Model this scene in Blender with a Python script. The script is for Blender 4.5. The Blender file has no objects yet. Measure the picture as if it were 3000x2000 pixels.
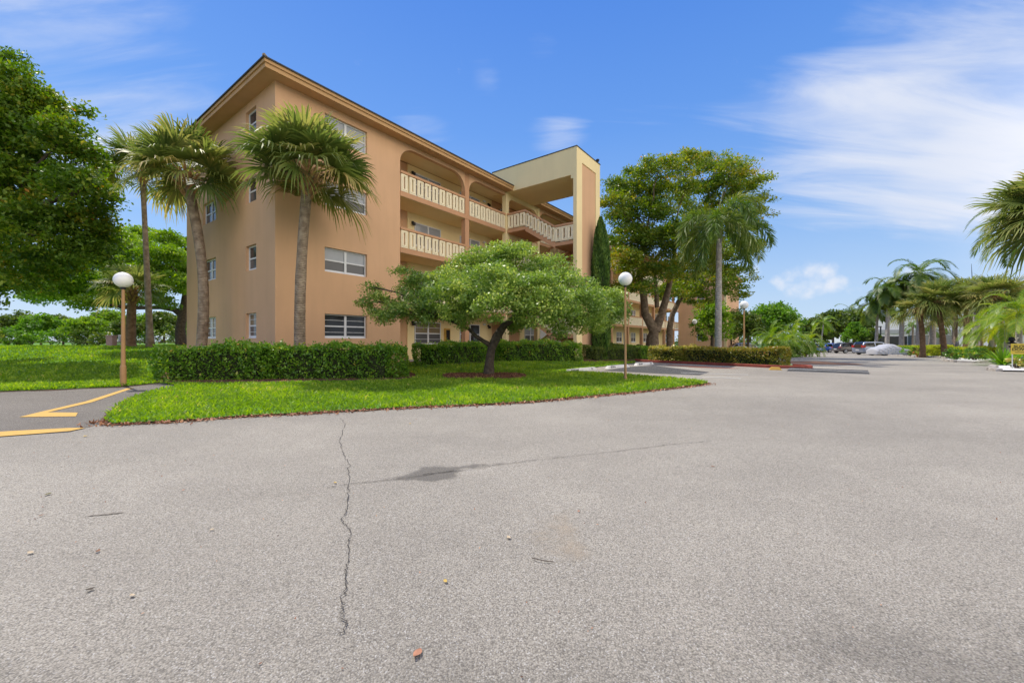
import bpy, bmesh, math, random
import numpy as np
from mathutils import Vector, Matrix
from mathutils.geometry import delaunay_2d_cdt

S = bpy.context.scene
COL = S.collection
R = math.radians
rng = np.random.default_rng(7)
random.seed(7)

# ------------------------------------------------------------------ camera
F = 1188.0                      # focal length in pixels of the 3000 px wide photograph
EYE = 1.25
cam = bpy.data.cameras.new('camera')
cam.sensor_width = 36.0
cam.lens = F / 3000.0 * 36.0
cam.clip_start = 0.05
cam.clip_end = 6000
camo = bpy.data.objects.new('camera', cam)
COL.objects.link(camo)
camo.location = (0, 0, EYE)
camo.rotation_euler = (R(90), 0, 0)
S.camera = camo

# ------------------------------------------------------------------ sun and sky
SUN_EL = R(58)
sun_h = Vector((-0.79, 0.613)).normalized()
sun_dir = Vector((sun_h.x * math.cos(SUN_EL), sun_h.y * math.cos(SUN_EL), math.sin(SUN_EL)))
sl = bpy.data.lights.new('sun', 'SUN')
sl.energy = 3.5
sl.angle = R(0.5)
sl.color = (1.0, 0.935, 0.82)
so = bpy.data.objects.new('sun', sl)
COL.objects.link(so)
so.rotation_euler = (-sun_dir).to_track_quat('-Z', 'Y').to_euler()

W = bpy.data.worlds.new("World")
S.world = W
W.use_nodes = True
S.view_settings.view_transform = 'Standard'
S.view_settings.look = 'None'
S.view_settings.gamma = 1
S.render.filter_size = 1.15
S.view_settings.exposure = 0.4
SKY_GAIN = 1 / (0.15 * 2 ** S.view_settings.exposure)


def build_world():
    nt = W.node_tree
    N, L = nt.nodes, nt.links
    N.clear()
    out = N.new('ShaderNodeOutputWorld')
    bg = N.new('ShaderNodeBackground')
    bg.inputs['Strength'].default_value = 0.15
    sky = N.new('ShaderNodeTexSky')
    sky.sky_type = 'NISHITA'
    sky.sun_disc = False
    sky.sun_elevation = SUN_EL
    sky.sun_rotation = math.atan2(sun_h.x, sun_h.y)
    sky.altitude = 0
    sky.air_density = 1.0
    sky.dust_density = 0.15
    sky.ozone_density = 2.5
    tc = N.new('ShaderNodeTexCoord')
    sep = N.new('ShaderNodeSeparateXYZ')
    L.new(tc.outputs['Generated'], sep.inputs[0])

    def M(op, a, b=None, c=None):
        n = N.new('ShaderNodeMath')
        n.operation = op
        for i, v in enumerate((a, b, c)):
            if v is None:
                continue
            if isinstance(v, (int, float)):
                n.inputs[i].default_value = v
            else:
                L.new(v, n.inputs[i])
        return n.outputs[0]

    def sm(v, a, b):
        n = N.new('ShaderNodeMapRange')
        n.interpolation_type = 'SMOOTHSTEP'
        n.inputs['From Min'].default_value = a
        n.inputs['From Max'].default_value = b
        L.new(v, n.inputs['Value'])
        return n.outputs[0]

    zc = M('ADD', M('MAXIMUM', sep.outputs[2], 0.0), 0.22)
    px, py = M('DIVIDE', sep.outputs[0], zc), M('DIVIDE', sep.outputs[1], zc)
    # deep tropical blue: the clear-air gradient the photograph shows, with the physical sky mixed in
    ramp = N.new('ShaderNodeValToRGB')
    e = ramp.color_ramp.elements
    stops = [(0.0, (.50, .65, .86)), (.1, (.40, .59, .88)), (.25, (.25, .47, .88)), (.45, (.125, .335, .86)), (.65, (.068, .245, .80)), (1.0, (.045, .18, .68))]
    while len(e) < len(stops):
        e.new(.5)
    for i, (p_, c_) in enumerate(stops):
        e[i].position = p_
        e[i].color = (*c_, 1)
    L.new(sep.outputs[2], ramp.inputs[0])
    vs = N.new('ShaderNodeVectorMath')
    vs.operation = 'SCALE'
    vs.inputs['Scale'].default_value = SKY_GAIN
    L.new(ramp.outputs[0], vs.inputs[0])
    mxs = N.new('ShaderNodeMix')
    mxs.data_type = 'RGBA'
    mxs.inputs['Factor'].default_value = 0.15
    L.new(vs.outputs[0], mxs.inputs['A'])
    L.new(sky.outputs[0], mxs.inputs['B'])
    comb = N.new('ShaderNodeCombineXYZ')
    L.new(px, comb.inputs[0])
    L.new(py, comb.inputs[1])

    def noise(vec, scale, detail, rot=0.0, sx=1.0, sy=1.0, off=(0, 0, 0), dist=0.0, rough=0.5):
        mp = N.new('ShaderNodeMapping')
        mp.inputs['Rotation'].default_value = (0, 0, rot)
        mp.inputs['Scale'].default_value = (sx, sy, 1)
        mp.inputs['Location'].default_value = off
        L.new(vec, mp.inputs['Vector'])
        n = N.new('ShaderNodeTexNoise')
        n.inputs['Scale'].default_value = scale
        n.inputs['Detail'].default_value = detail
        n.inputs['Roughness'].default_value = rough
        n.inputs['Distortion'].default_value = dist
        L.new(mp.outputs[0], n.inputs['Vector'])
        return n.outputs['Fac']

    az = M('ARCTAN2', sep.outputs[0], sep.outputs[1])
    el = M('ARCSINE', sep.outputs[2])

    def spot(px_, py_, r0, r1):        # soft oval patch of sky around one direction, wider than high
        d = Vector(((px_ - 1500) / F, 1.0, (1000 - py_) / F)).normalized()
        da = M('DIVIDE', M('SUBTRACT', az, math.atan2(d.x, d.y)), 1.45)
        de = M('SUBTRACT', el, math.asin(d.z))
        rr = M('SQRT', M('ADD', M('MULTIPLY', da, da), M('MULTIPLY', de, de)))
        return sm(rr, R(r1), R(r0))

    def spots(lst):
        acc = None
        for a in lst:
            s = spot(*a[:4])
            s = M('MULTIPLY', s, a[4])
            acc = s if acc is None else M('MAXIMUM', acc, s)
        return acc

    n1 = noise(comb.outputs[0], 1.5, 7, rot=R(-25), sx=0.45, sy=1.3, off=(3.1, 1.7, 0), dist=0.55, rough=0.5)
    n1b = noise(comb.outputs[0], 4.5, 9, rot=R(-20), sx=0.3, sy=1.5, off=(1.3, 5.1, 0), dist=0.8, rough=0.6)
    cir = sm(M('ADD', M('MULTIPLY', n1, 0.68), M('MULTIPLY', n1b, 0.32)), 0.36, 0.66)
    mask = spots([(2860, 240, 4, 22, 1.0), (2650, 130, 2, 12, 0.9), (2980, 450, 3, 13, 1.1), (2750, 430, 1, 8, .9), (2300, 340, 2, 14, 0.55),
                  (120, 180, 3, 20, 0.8), (330, 330, 2, 10, 0.8), (1425, 232, 0.2, 4.2, 0.6), (1650, 400, .3, 5, 0.62),
                  (1590, 130, .5, 4.5, 0.5), (1230, 370, .5, 5, 0.4), (2700, 580, 1, 8, 0.5), (2000, 250, 2, 15, 0.3)])
    cirrus = sm(M('ADD', M('MULTIPLY', mask, 0.95), M('MULTIPLY', M('SUBTRACT', M('ADD', M('MULTIPLY', n1, 0.6), M('MULTIPLY', n1b, 0.5)), 0.55), 2.6)), 0.3, 1.35)
    cirrus = M('MULTIPLY', cirrus, sm(mask, 0.0, 0.3))
    # low cumulus
    n2 = noise(tc.outputs['Generated'], 26.0, 8, off=(0.3, 0.2, 0.7), sy=1.0, rough=0.55)
    cm = spots([(2390, 800, 0.2, 2.3, 1.0), (2330, 812, 0.2, 2.0, 0.85), (2290, 830, 0.2, 1.8, 0.75), (2440, 835, 0.2, 2.0, 0.8), (2500, 855, 0.2, 1.4, 0.62), (2552, 862, 0.1, 1.0, 0.62),
                (2672, 795, 0.2, 1.3, 0.65), (2190, 800, 0.3, 1.6, 0.6), (2360, 840, 0.5, 2.6, 0.8), (60, 900, 0.5, 4.0, 0.5)])
    cu = sm(M('ADD', cm, M('MULTIPLY', M('SUBTRACT', n2, 0.5), 1.9)), 0.35, 1.25)
    # whitening towards the horizon
    hz2 = M('MULTIPLY', sm(sep.outputs[2], 0.3, -0.02), M('MULTIPLY', n1, 0.5))

    def mix(c1, fac, col):
        m = N.new('ShaderNodeMix')
        m.data_type = 'RGBA'
        L.new(fac, m.inputs['Factor'])
        L.new(c1, m.inputs['A'])
        m.inputs['B'].default_value = (*col, 1)
        return m.outputs['Result']

    q = SKY_GAIN
    c = mix(mxs.outputs['Result'], hz2, (.62 * q, .72 * q, .88 * q))
    c = mix(c, M('MULTIPLY', cirrus, 0.95), (.77 * q, .82 * q, .94 * q))
    c = mix(c, M('MULTIPLY', cu, 0.8), (.88 * q, .90 * q, .96 * q))
    # unseen bright cloud added behind the camera to lift the shaded facades
    bdot = M('ADD', M('MULTIPLY', sep.outputs[0], 0.78), M('MULTIPLY', sep.outputs[1], -0.62))
    n3 = noise(comb.outputs[0], 0.9, 6, off=(7.7, 2.2, 0))
    behind = M('MULTIPLY', sm(bdot, 0.1, 0.75), M('MULTIPLY', sm(sep.outputs[2], 0.02, 0.2), sm(n3, 0.3, 0.5)))
    c = mix(c, behind, (2.5 * q, 2.25 * q, 1.95 * q))
    L.new(c, bg.inputs['Color'])
    L.new(bg.outputs[0], out.inputs[0])


build_world()

# ------------------------------------------------------------------ terrain
C0 = Vector((-8.996, 15.4))
DR = Vector((0.5974, 0.8019))
NO = Vector((0.8019, -0.5974))          # outward normal of the long facade
TH = math.atan2(DR.y, DR.x)


def sst(t):
    t = max(0.0, min(1.0, t))
    return t * t * (3 - 2 * t)


def g(x, y):
    z = 0.0
    r = sst((y - 11.6) / 15.0) * sst((-x - 9.5) / 8.0)
    z += r * (0.86 - 0.3 * sst((y - 32) / 45.0))
    z -= 0.6 * sst((y - 20) / 42.0) * sst((x - 1) / 9.0)
    w = (x - C0.x) * NO.x + (y - C0.y) * NO.y
    u = (x - C0.x) * DR.x + (y - C0.y) * DR.y
    z += 0.2 * sst((8.5 - w) / 5.0) * sst((u - 1) / 6.0) * sst((26 - u) / 6.0)
    return z


def at(px, py, Y):
    return Vector(((px - 1500) / F * Y, Y, EYE + (1000 - py) / F * Y))


def G(px, py):                           # where the ray of a photograph pixel meets the ground
    a = (px - 1500) / F
    b = (1000 - py) / F
    Y = 0.6
    prev = Y
    while Y < 400:
        if EYE + b * Y <= g(a * Y, Y):
            break
        prev = Y
        Y += 0.25
    lo, hi = prev, Y
    for _ in range(30):
        m = (lo + hi) / 2
        if EYE + b * m <= g(a * m, m):
            hi = m
        else:
            lo = m
    return Vector((a * hi, hi, g(a * hi, hi)))


# ------------------------------------------------------------------ materials
MATS = {}


def mat(name, col, rough=0.8, var=0.12, scale=6.0, bump=0.0, bscale=60.0, spec=0.3, metal=0.0, col2=None, detail=4, streak=0.0, coat=0.0):
    if name in MATS:
        return MATS[name]
    m = bpy.data.materials.new(name)
    m.use_nodes = True
    nt = m.node_tree
    N, L = nt.nodes, nt.links
    b = N['Principled BSDF']
    b.inputs['Roughness'].default_value = rough
    b.inputs['Specular IOR Level'].default_value = spec
    b.inputs['Metallic'].default_value = metal
    b.inputs['Coat Weight'].default_value = coat
    tc = N.new('ShaderNodeTexCoord')
    n = N.new('ShaderNodeTexNoise')
    n.inputs['Scale'].default_value = scale
    n.inputs['Detail'].default_value = detail
    L.new(tc.outputs['Object'], n.inputs['Vector'])
    mx = N.new('ShaderNodeMix')
    mx.data_type = 'RGBA'
    c2 = col2 if col2 else tuple(c * (1 + var) for c in col)
    c1 = col if col2 else tuple(c * (1 - var) for c in col)
    mx.inputs['A'].default_value = (*c1, 1)
    mx.inputs['B'].default_value = (*c2, 1)
    mr = N.new('ShaderNodeMapRange')
    mr.inputs['From Min'].default_value = 0.3
    mr.inputs['From Max'].default_value = 0.7
    L.new(n.outputs['Fac'], mr.inputs['Value'])
    L.new(mr.outputs[0], mx.inputs['Factor'])
    last = mx.outputs['Result']
    if streak:
        mp = N.new('ShaderNodeMapping')
        mp.inputs['Scale'].default_value = (1.6, 1.6, 0.16)
        L.new(tc.outputs['Object'], mp.inputs['Vector'])
        n2 = N.new('ShaderNodeTexNoise')
        n2.inputs['Scale'].default_value = 1.4
        n2.inputs['Detail'].default_value = 7
        n2.inputs['Roughness'].default_value = 0.65
        L.new(mp.outputs[0], n2.inputs['Vector'])
        m2 = N.new('ShaderNodeMapRange')
        m2.inputs['From Min'].default_value = 0.45
        m2.inputs['From Max'].default_value = 0.8
        m2.inputs['To Max'].default_value = streak
        L.new(n2.outputs['Fac'], m2.inputs['Value'])
        mx2 = N.new('ShaderNodeMix')
        mx2.data_type = 'RGBA'
        L.new(m2.outputs[0], mx2.inputs['Factor'])
        L.new(last, mx2.inputs['A'])
        mx2.inputs['B'].default_value = (col[0] * 0.55, col[1] * 0.55, col[2] * 0.6, 1)
        last = mx2.outputs['Result']
    L.new(last, b.inputs['Base Color'])
    if bump:
        n3 = N.new('ShaderNodeTexNoise')
        n3.inputs['Scale'].default_value = bscale
        n3.inputs['Detail'].default_value = 3
        L.new(tc.outputs['Object'], n3.inputs['Vector'])
        bp = N.new('ShaderNodeBump')
        bp.inputs['Strength'].default_value = bump
        bp.inputs['Distance'].default_value = 0.02
        L.new(n3.outputs['Fac'], bp.inputs['Height'])
        L.new(bp.outputs[0], b.inputs['Normal'])
    MATS[name] = m
    return m


def leafmat(name, stops, rough=0.42, spec=0.4, trans=0.3, gain=1.6):
    """Leaf colour runs along the per-leaf attribute 'tint' (0..1)."""
    if name in MATS:
        return MATS[name]
    m = bpy.data.materials.new(name)
    m.use_nodes = True
    nt = m.node_tree
    N, L = nt.nodes, nt.links
    b = N['Principled BSDF']
    o = N['Material Output']
    at_ = N.new('ShaderNodeAttribute')
    at_.attribute_name = 'tint'
    cr = N.new('ShaderNodeValToRGB')
    e = cr.color_ramp.elements
    while len(e) < len(stops):
        e.new(0.5)
    for i, (p, c) in enumerate(stops):
        e[i].position = p
        e[i].color = (min(.8, c[0] * gain * 1.28), min(.8, c[1] * gain), min(.8, c[2] * gain), 1)
    L.new(at_.outputs['Fac'], cr.inputs[0])
    L.new(cr.outputs[0], b.inputs['Base Color'])
    b.inputs['Roughness'].default_value = rough
    b.inputs['Specular IOR Level'].default_value = spec
    t = N.new('ShaderNodeBsdfTranslucent')
    hs = N.new('ShaderNodeHueSaturation')
    hs.inputs['Saturation'].default_value = 1.15
    hs.inputs['Value'].default_value = 1.5
    L.new(cr.outputs[0], hs.inputs['Color'])
    L.new(hs.outputs[0], t.inputs['Color'])
    mx = N.new('ShaderNodeMixShader')
    mx.inputs[0].default_value = trans + .1
    L.new(b.outputs[0], mx.inputs[1])
    L.new(t.outputs[0], mx.inputs[2])
    L.new(mx.outputs[0], o.inputs[0])
    MATS[name] = m
    return m


def asphalt_mat(name, tone, warm, dark=False):
    m = bpy.data.materials.new(name)
    m.use_nodes = True
    nt = m.node_tree
    N, L = nt.nodes, nt.links
    b = N['Principled BSDF']
    b.inputs['Roughness'].default_value = 0.85
    b.inputs['Specular IOR Level'].default_value = 0.25
    tc = N.new('ShaderNodeTexCoord')

    def noise(scale, detail=4, rough=0.55, sc=None, dist=0.0):
        n = N.new('ShaderNodeTexNoise')
        n.inputs['Scale'].default_value = scale
        n.inputs['Detail'].default_value = detail
        n.inputs['Roughness'].default_value = rough
        n.inputs['Distortion'].default_value = dist
        if sc:
            mp = N.new('ShaderNodeMapping')
            mp.inputs['Rotation'].default_value = (0, 0, R(-18))
            mp.inputs['Scale'].default_value = sc
            L.new(tc.outputs['Object'], mp.inputs[0])
            L.new(mp.outputs[0], n.inputs['Vector'])
        else:
            L.new(tc.outputs['Object'], n.inputs['Vector'])
        return n.outputs['Fac']

    def vor(scale, feat='F1'):
        n = N.new('ShaderNodeTexVoronoi')
        n.feature = feat
        n.inputs['Scale'].default_value = scale
        L.new(tc.outputs['Object'], n.inputs['Vector'])
        return n

    def mr(v, a, b_, c=0.0, d=1.0):
        n = N.new('ShaderNodeMapRange')
        n.inputs['From Min'].default_value = a
        n.inputs['From Max'].default_value = b_
        n.inputs['To Min'].default_value = c
        n.inputs['To Max'].default_value = d
        L.new(v, n.inputs['Value'])
        return n.outputs[0]

    def mixc(f, a, b_, mode='MIX'):
        n = N.new('ShaderNodeMix')
        n.data_type = 'RGBA'
        n.blend_type = mode
        for k, v in (('Factor', f), ('A', a), ('B', b_)):
            if isinstance(v, (int, float)):
                n.inputs[k].default_value = v
            elif isinstance(v, tuple):
                n.inputs[k].default_value = (*v, 1)
            else:
                L.new(v, n.inputs[k])
        return n.outputs['Result']

    big = mr(noise(0.22, 5, 0.6), 0.32, 0.7)
    tracks = mr(noise(0.5, 5, 0.6, sc=(0.22, 1.3, 1)), 0.35, 0.7)
    c = mixc(big, tuple(t * 0.86 for t in tone), tuple(w * 1.06 for w in warm))
    c = mixc(mr(noise(0.5, 5, 0.6, sc=(0.22, 1.3, 1)), 0.42, 0.75, 0, 0.4), c, tuple(t * 0.7 for t in tone))
    c = mixc(mr(noise(1.7, 7, 0.65), 0.52, 0.75, 0, 0.35), c, tuple(w * 1.16 for w in warm))
    # stones of the aggregate, each with its own grey
    v = vor(135.0)
    bw = N.new('ShaderNodeSeparateColor')
    L.new(v.outputs['Color'], bw.inputs[0])
    st = mr(bw.outputs[0], 0.0, 1.0, 0.74, 1.28)
    cc = N.new('ShaderNodeCombineColor')
    for i in range(3):
        L.new(st, cc.inputs[i])
    c = mixc(0.8, c, cc.outputs[0], 'MULTIPLY')
    gaps = mr(v.outputs['Distance'], 0.42, 0.8, 0, 0.7)
    c = mixc(gaps, c, tuple(t * 0.35 for t in tone))
    v2 = vor(190.0)
    b2 = N.new('ShaderNodeSeparateColor')
    L.new(v2.outputs['Color'], b2.inputs[0])
    c = mixc(mr(b2.outputs[1], 0.93, 0.97, 0, 0.55), c, (0.62, 0.6, 0.57))
    c = mixc(mr(b2.outputs[2], 0.9, 0.96, 0, 0.5), c, tuple(t * 0.25 for t in tone))
    # worn binder in patches where stones stand proud
    c = mixc(mr(noise(0.35, 4), 0.55, 0.75, 0, 0.28), c, tuple(t * 0.6 for t in tone))
    L.new(c, b.inputs['Base Color'])
    bp = N.new('ShaderNodeBump')
    bp.inputs['Strength'].default_value = 0.55
    bp.inputs['Distance'].default_value = 0.012
    ad = N.new('ShaderNodeMath')
    ad.operation = 'SUBTRACT'
    L.new(noise(90, 3), ad.inputs[0])
    L.new(v.outputs['Distance'], ad.inputs[1])
    L.new(ad.outputs[0], bp.inputs['Height'])
    L.new(bp.outputs[0], b.inputs['Normal'])
    MATS[name] = m
    return m


def patch_mat(name, col, strength, scale=2.0, rough=0.85, lo=.62, hi=1.0, core=1.0):
    """Stain, worn paint or painted shade: solid in the middle, broken up by noise."""
    m = bpy.data.materials.new(name)
    m.use_nodes = True
    nt = m.node_tree
    N, L = nt.nodes, nt.links
    b = N['Principled BSDF']
    b.inputs['Base Color'].default_value = (*col, 1)
    b.inputs['Roughness'].default_value = rough
    a = N.new('ShaderNodeAttribute')
    a.attribute_name = 'tint'
    tc = N.new('ShaderNodeTexCoord')
    n = N.new('ShaderNodeTexNoise')
    n.inputs['Scale'].default_value = scale
    n.inputs['Detail'].default_value = 8
    n.inputs['Roughness'].default_value = 0.7
    L.new(tc.outputs['Object'], n.inputs['Vector'])
    s = N.new('ShaderNodeMath')
    s.operation = 'ADD'
    am = N.new('ShaderNodeMath')
    am.operation = 'MULTIPLY'
    am.inputs[1].default_value = core
    L.new(a.outputs['Fac'], am.inputs[0])
    L.new(am.outputs[0], s.inputs[0])
    L.new(n.outputs['Fac'], s.inputs[1])
    r = N.new('ShaderNodeMapRange')
    r.interpolation_type = 'SMOOTHSTEP'
    r.inputs['From Min'].default_value = lo
    r.inputs['From Max'].default_value = hi
    r.inputs['To Max'].default_value = strength
    L.new(s.outputs[0], r.inputs['Value'])
    L.new(r.outputs[0], b.inputs['Alpha'])
    MATS[name] = m
    return m


# ------------------------------------------------------------------ mesh helpers
class MB:
    def __init__(self):
        self.v, self.f = [], []

    def quad(self, a, b, c, d):
        i = len(self.v)
        self.v += [tuple(a), tuple(b), tuple(c), tuple(d)]
        self.f.append((i, i + 1, i + 2, i + 3))

    def poly(self, pts):
        i = len(self.v)
        self.v += [tuple(p) for p in pts]
        self.f.append(tuple(range(i, i + len(pts))))

    def box(self, x0, x1, y0, y1, z0, z1):
        self.hexa([(x0, y0, z0), (x1, y0, z0), (x1, y1, z0), (x0, y1, z0), (x0, y0, z1), (x1, y0, z1), (x1, y1, z1), (x0, y1, z1)])
        return self

    def hexa(self, p):
        i = len(self.v)
        self.v += [tuple(q) for q in p]
        for f in ((0, 3, 2, 1), (4, 5, 6, 7), (0, 1, 5, 4), (1, 2, 6, 5), (2, 3, 7, 6), (3, 0, 4, 7)):
            self.f.append(tuple(i + k for k in f))
        return self

    def prism(self, pts, off):            # pts: closed polygon in 3-D, off: extrusion vector
        n = len(pts)
        i = len(self.v)
        off = Vector(off)
        self.v += [tuple(p) for p in pts] + [tuple(Vector(p) + off) for p in pts]
        self.f.append(tuple(i + k for k in range(n)))
        self.f.append(tuple(i + n + k for k in reversed(range(n))))
        for k in range(n):
            j = (k + 1) % n
            self.f.append((i + k, i + n + k, i + n + j, i + j))
        return self

    def tube(self, pts, rad, seg=8, cap=True):
        pts = [Vector(p) for p in pts]
        if not hasattr(rad, '__len__'):
            rad = [rad] * len(pts)
        base = len(self.v)
        up = Vector((0.13, 0.27, 1)).normalized()
        for k, p in enumerate(pts):
            d = (pts[min(k + 1, len(pts) - 1)] - pts[max(k - 1, 0)]).normalized()
            s = d.cross(up)
            if s.length < 1e-3:
                s = d.cross(Vector((1, 0, 0)))
            s.normalize()
            t = s.cross(d).normalized()
            for q in range(seg):
                a = 2 * math.pi * q / seg
                self.v.append(tuple(p + (s * math.cos(a) + t * math.sin(a)) * rad[k]))
        for k in range(len(pts) - 1):
            for q in range(seg):
                q2 = (q + 1) % seg
                self.f.append((base + k * seg + q, base + k * seg + q2, base + (k + 1) * seg + q2, base + (k + 1) * seg + q))
        if cap:
            self.f.append(tuple(base + q for q in reversed(range(seg))))
            e = base + (len(pts) - 1) * seg
            self.f.append(tuple(e + q for q in range(seg)))
        return self

    def lathe(self, prof, c=(0, 0, 0), seg=20):
        base = len(self.v)
        for r_, z in prof:
            for q in range(seg):
                a = 2 * math.pi * q / seg
                self.v.append((c[0] + r_ * math.cos(a), c[1] + r_ * math.sin(a), c[2] + z))
        for k in range(len(prof) - 1):
            for q in range(seg):
                q2 = (q + 1) % seg
                self.f.append((base + k * seg + q, base + k * seg + q2, base + (k + 1) * seg + q2, base + (k + 1) * seg + q))
        return self

    def mesh(self, name, m, smooth=False, bevel=0.0):
        me = bpy.data.meshes.new(name)
        me.from_pydata(self.v, [], self.f)
        bm = bmesh.new()
        bm.from_mesh(me)
        if smooth:
            bmesh.ops.remove_doubles(bm, verts=bm.verts, dist=1e-5)
        bmesh.ops.recalc_face_normals(bm, faces=bm.faces)
        if bevel:
            bmesh.ops.bevel(bm, geom=list(bm.edges), offset=bevel, segments=2, affect='EDGES', profile=0.6)
        bm.to_mesh(me)
        bm.free()
        if smooth:
            me.polygons.foreach_set('use_smooth', [True] * len(me.polygons))
        me.materials.append(m)
        return me

    def build(self, name, m, parent=None, smooth=False, bevel=0.0):
        return link(name, self.mesh(name, m, smooth, bevel), parent)


def link(name, data, parent=None):
    o = bpy.data.objects.new(name, data)
    COL.objects.link(o)
    if parent is not None:
        o.parent = parent
    return o


def tag(o, label=None, cat=None, group=None, kind=None):
    for k, v in (('label', label), ('category', cat), ('group', group), ('kind', kind)):
        if v:
            o[k] = v
    return o


def thing(name, loc, label, cat, group=None, rz=0.0):
    o = bpy.data.objects.new(name, None)
    o.empty_display_size = 0.3
    COL.objects.link(o)
    o.location = loc
    o.rotation_euler = (0, 0, rz)
    return tag(o, label, cat, group)


def clone(root, loc, label=None, rz=None, scale=None, group=None):
    def cp(o, parent):
        c = o.copy()
        COL.objects.link(c)
        if parent is not None:
            c.parent = parent
        for ch in [k for k in kids.get(o.name, [])]:
            cp(ch, c)
        return c
    kids = {}
    for o in COL.objects:
        if o.parent is not None:
            kids.setdefault(o.parent.name, []).append(o)
    r = cp(root, None)
    r.location = loc
    if rz is not None:
        r.rotation_euler = (0, 0, rz)
    if scale is not None:
        r.scale = (scale,) * 3 if not hasattr(scale, '__len__') else scale
    if label:
        r['label'] = label
    if group:
        r['group'] = group
    return r


def np_mesh(name, V, Fc, m, tint=None, smooth=False):
    """V (n,3); Fc (k,3|4) index array."""
    me = bpy.data.meshes.new(name)
    if Fc.ndim != 2:
        raise ValueError('no faces in ' + name)
    k, c = Fc.shape
    me.vertices.add(len(V))
    me.vertices.foreach_set('co', np.ascontiguousarray(V, dtype=np.float32).ravel())
    me.loops.add(k * c)
    me.loops.foreach_set('vertex_index', np.ascontiguousarray(Fc, dtype=np.int32).ravel())
    me.polygons.add(k)
    me.polygons.foreach_set('loop_start', np.arange(0, k * c, c, dtype=np.int32))
    me.polygons.foreach_set('loop_total', np.full(k, c, dtype=np.int32))
    if smooth:
        me.polygons.foreach_set('use_smooth', np.ones(k, dtype=bool))
    me.update(calc_edges=True)
    if tint is not None:
        a = me.attributes.new('tint', 'FLOAT', 'POINT')
        a.data.foreach_set('value', np.ascontiguousarray(tint, dtype=np.float32))
    me.materials.append(m)
    return me


def unit(a):
    return a / np.maximum(np.linalg.norm(a, axis=-1, keepdims=True), 1e-9)


def leaves(P, Lg, Wd, tint, up=0.5, axis=None, axis_w=0.0, jit=0.25):
    """Pointed leaf quads at P: random orientation leaning to face up."""
    n = len(P)
    a = unit(rng.normal(size=(n, 3)))
    if axis is not None:
        a = unit(a * (1 - axis_w) + axis * axis_w)
    nr = rng.normal(size=(n, 3)) * (1 - up) + np.array([0, 0, 1.0]) * up
    b = unit(np.cross(nr, a))
    L_ = (Lg * (1 + jit * rng.normal(size=(n, 1)))).clip(Lg * 0.4, Lg * 2)
    W_ = L_ * (Wd / Lg)
    V = np.empty((n, 4, 3))
    V[:, 0] = P - a * L_ * 0.5
    V[:, 1] = P + b * W_ * 0.5 + a * L_ * 0.05
    V[:, 2] = P + a * L_ * 0.5
    V[:, 3] = P - b * W_ * 0.5 + a * L_ * 0.05
    return V.reshape(-1, 3), np.arange(n * 4).reshape(n, 4), np.repeat(tint, 4)


def join_np(parts):
    V, Fc, T, o = [], [], [], 0
    for v, f, t in parts:
        V.append(v)
        Fc.append(f + o)
        T.append(t)
        o += len(v)
    return np.vstack(V), np.vstack(Fc), np.concatenate(T)


def clumps(centres, radii, per, Lg, Wd, up=0.45, flat=0.55, tvar=0.16, tbias=None, out=None):
    """Leaves gathered in clumps; each clump has its own tint."""
    k = len(centres)
    ct = rng.normal(0.45, tvar, k).clip(0, 1) if tbias is None else tbias
    idx = np.repeat(np.arange(k), per)
    n = len(idx)
    d = unit(rng.normal(size=(n, 3)))
    r = rng.random((n, 1)) ** 0.5
    off = d * r * radii[idx][:, None]
    off[:, 2] *= flat
    P = centres[idx] + off
    t = (ct[idx] + rng.normal(0, 0.14, n)).clip(0, 1)
    ax = None
    if out is not None:
        ax = out[idx]
    return leaves(P, Lg, Wd, t, up=up, axis=ax, axis_w=0.45 if out is not None else 0.0)


def inpoly(P, poly):
    x, y = P[:, 0], P[:, 1]
    ins = np.zeros(len(P), bool)
    j = len(poly) - 1
    for i in range(len(poly)):
        xi, yi = poly[i][0], poly[i][1]
        xj, yj = poly[j][0], poly[j][1]
        c = ((yi > y) != (yj > y)) & (x < (xj - xi) * (y - yi) / (yj - yi + 1e-12) + xi)
        ins ^= c
        j = i
    return ins


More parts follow.
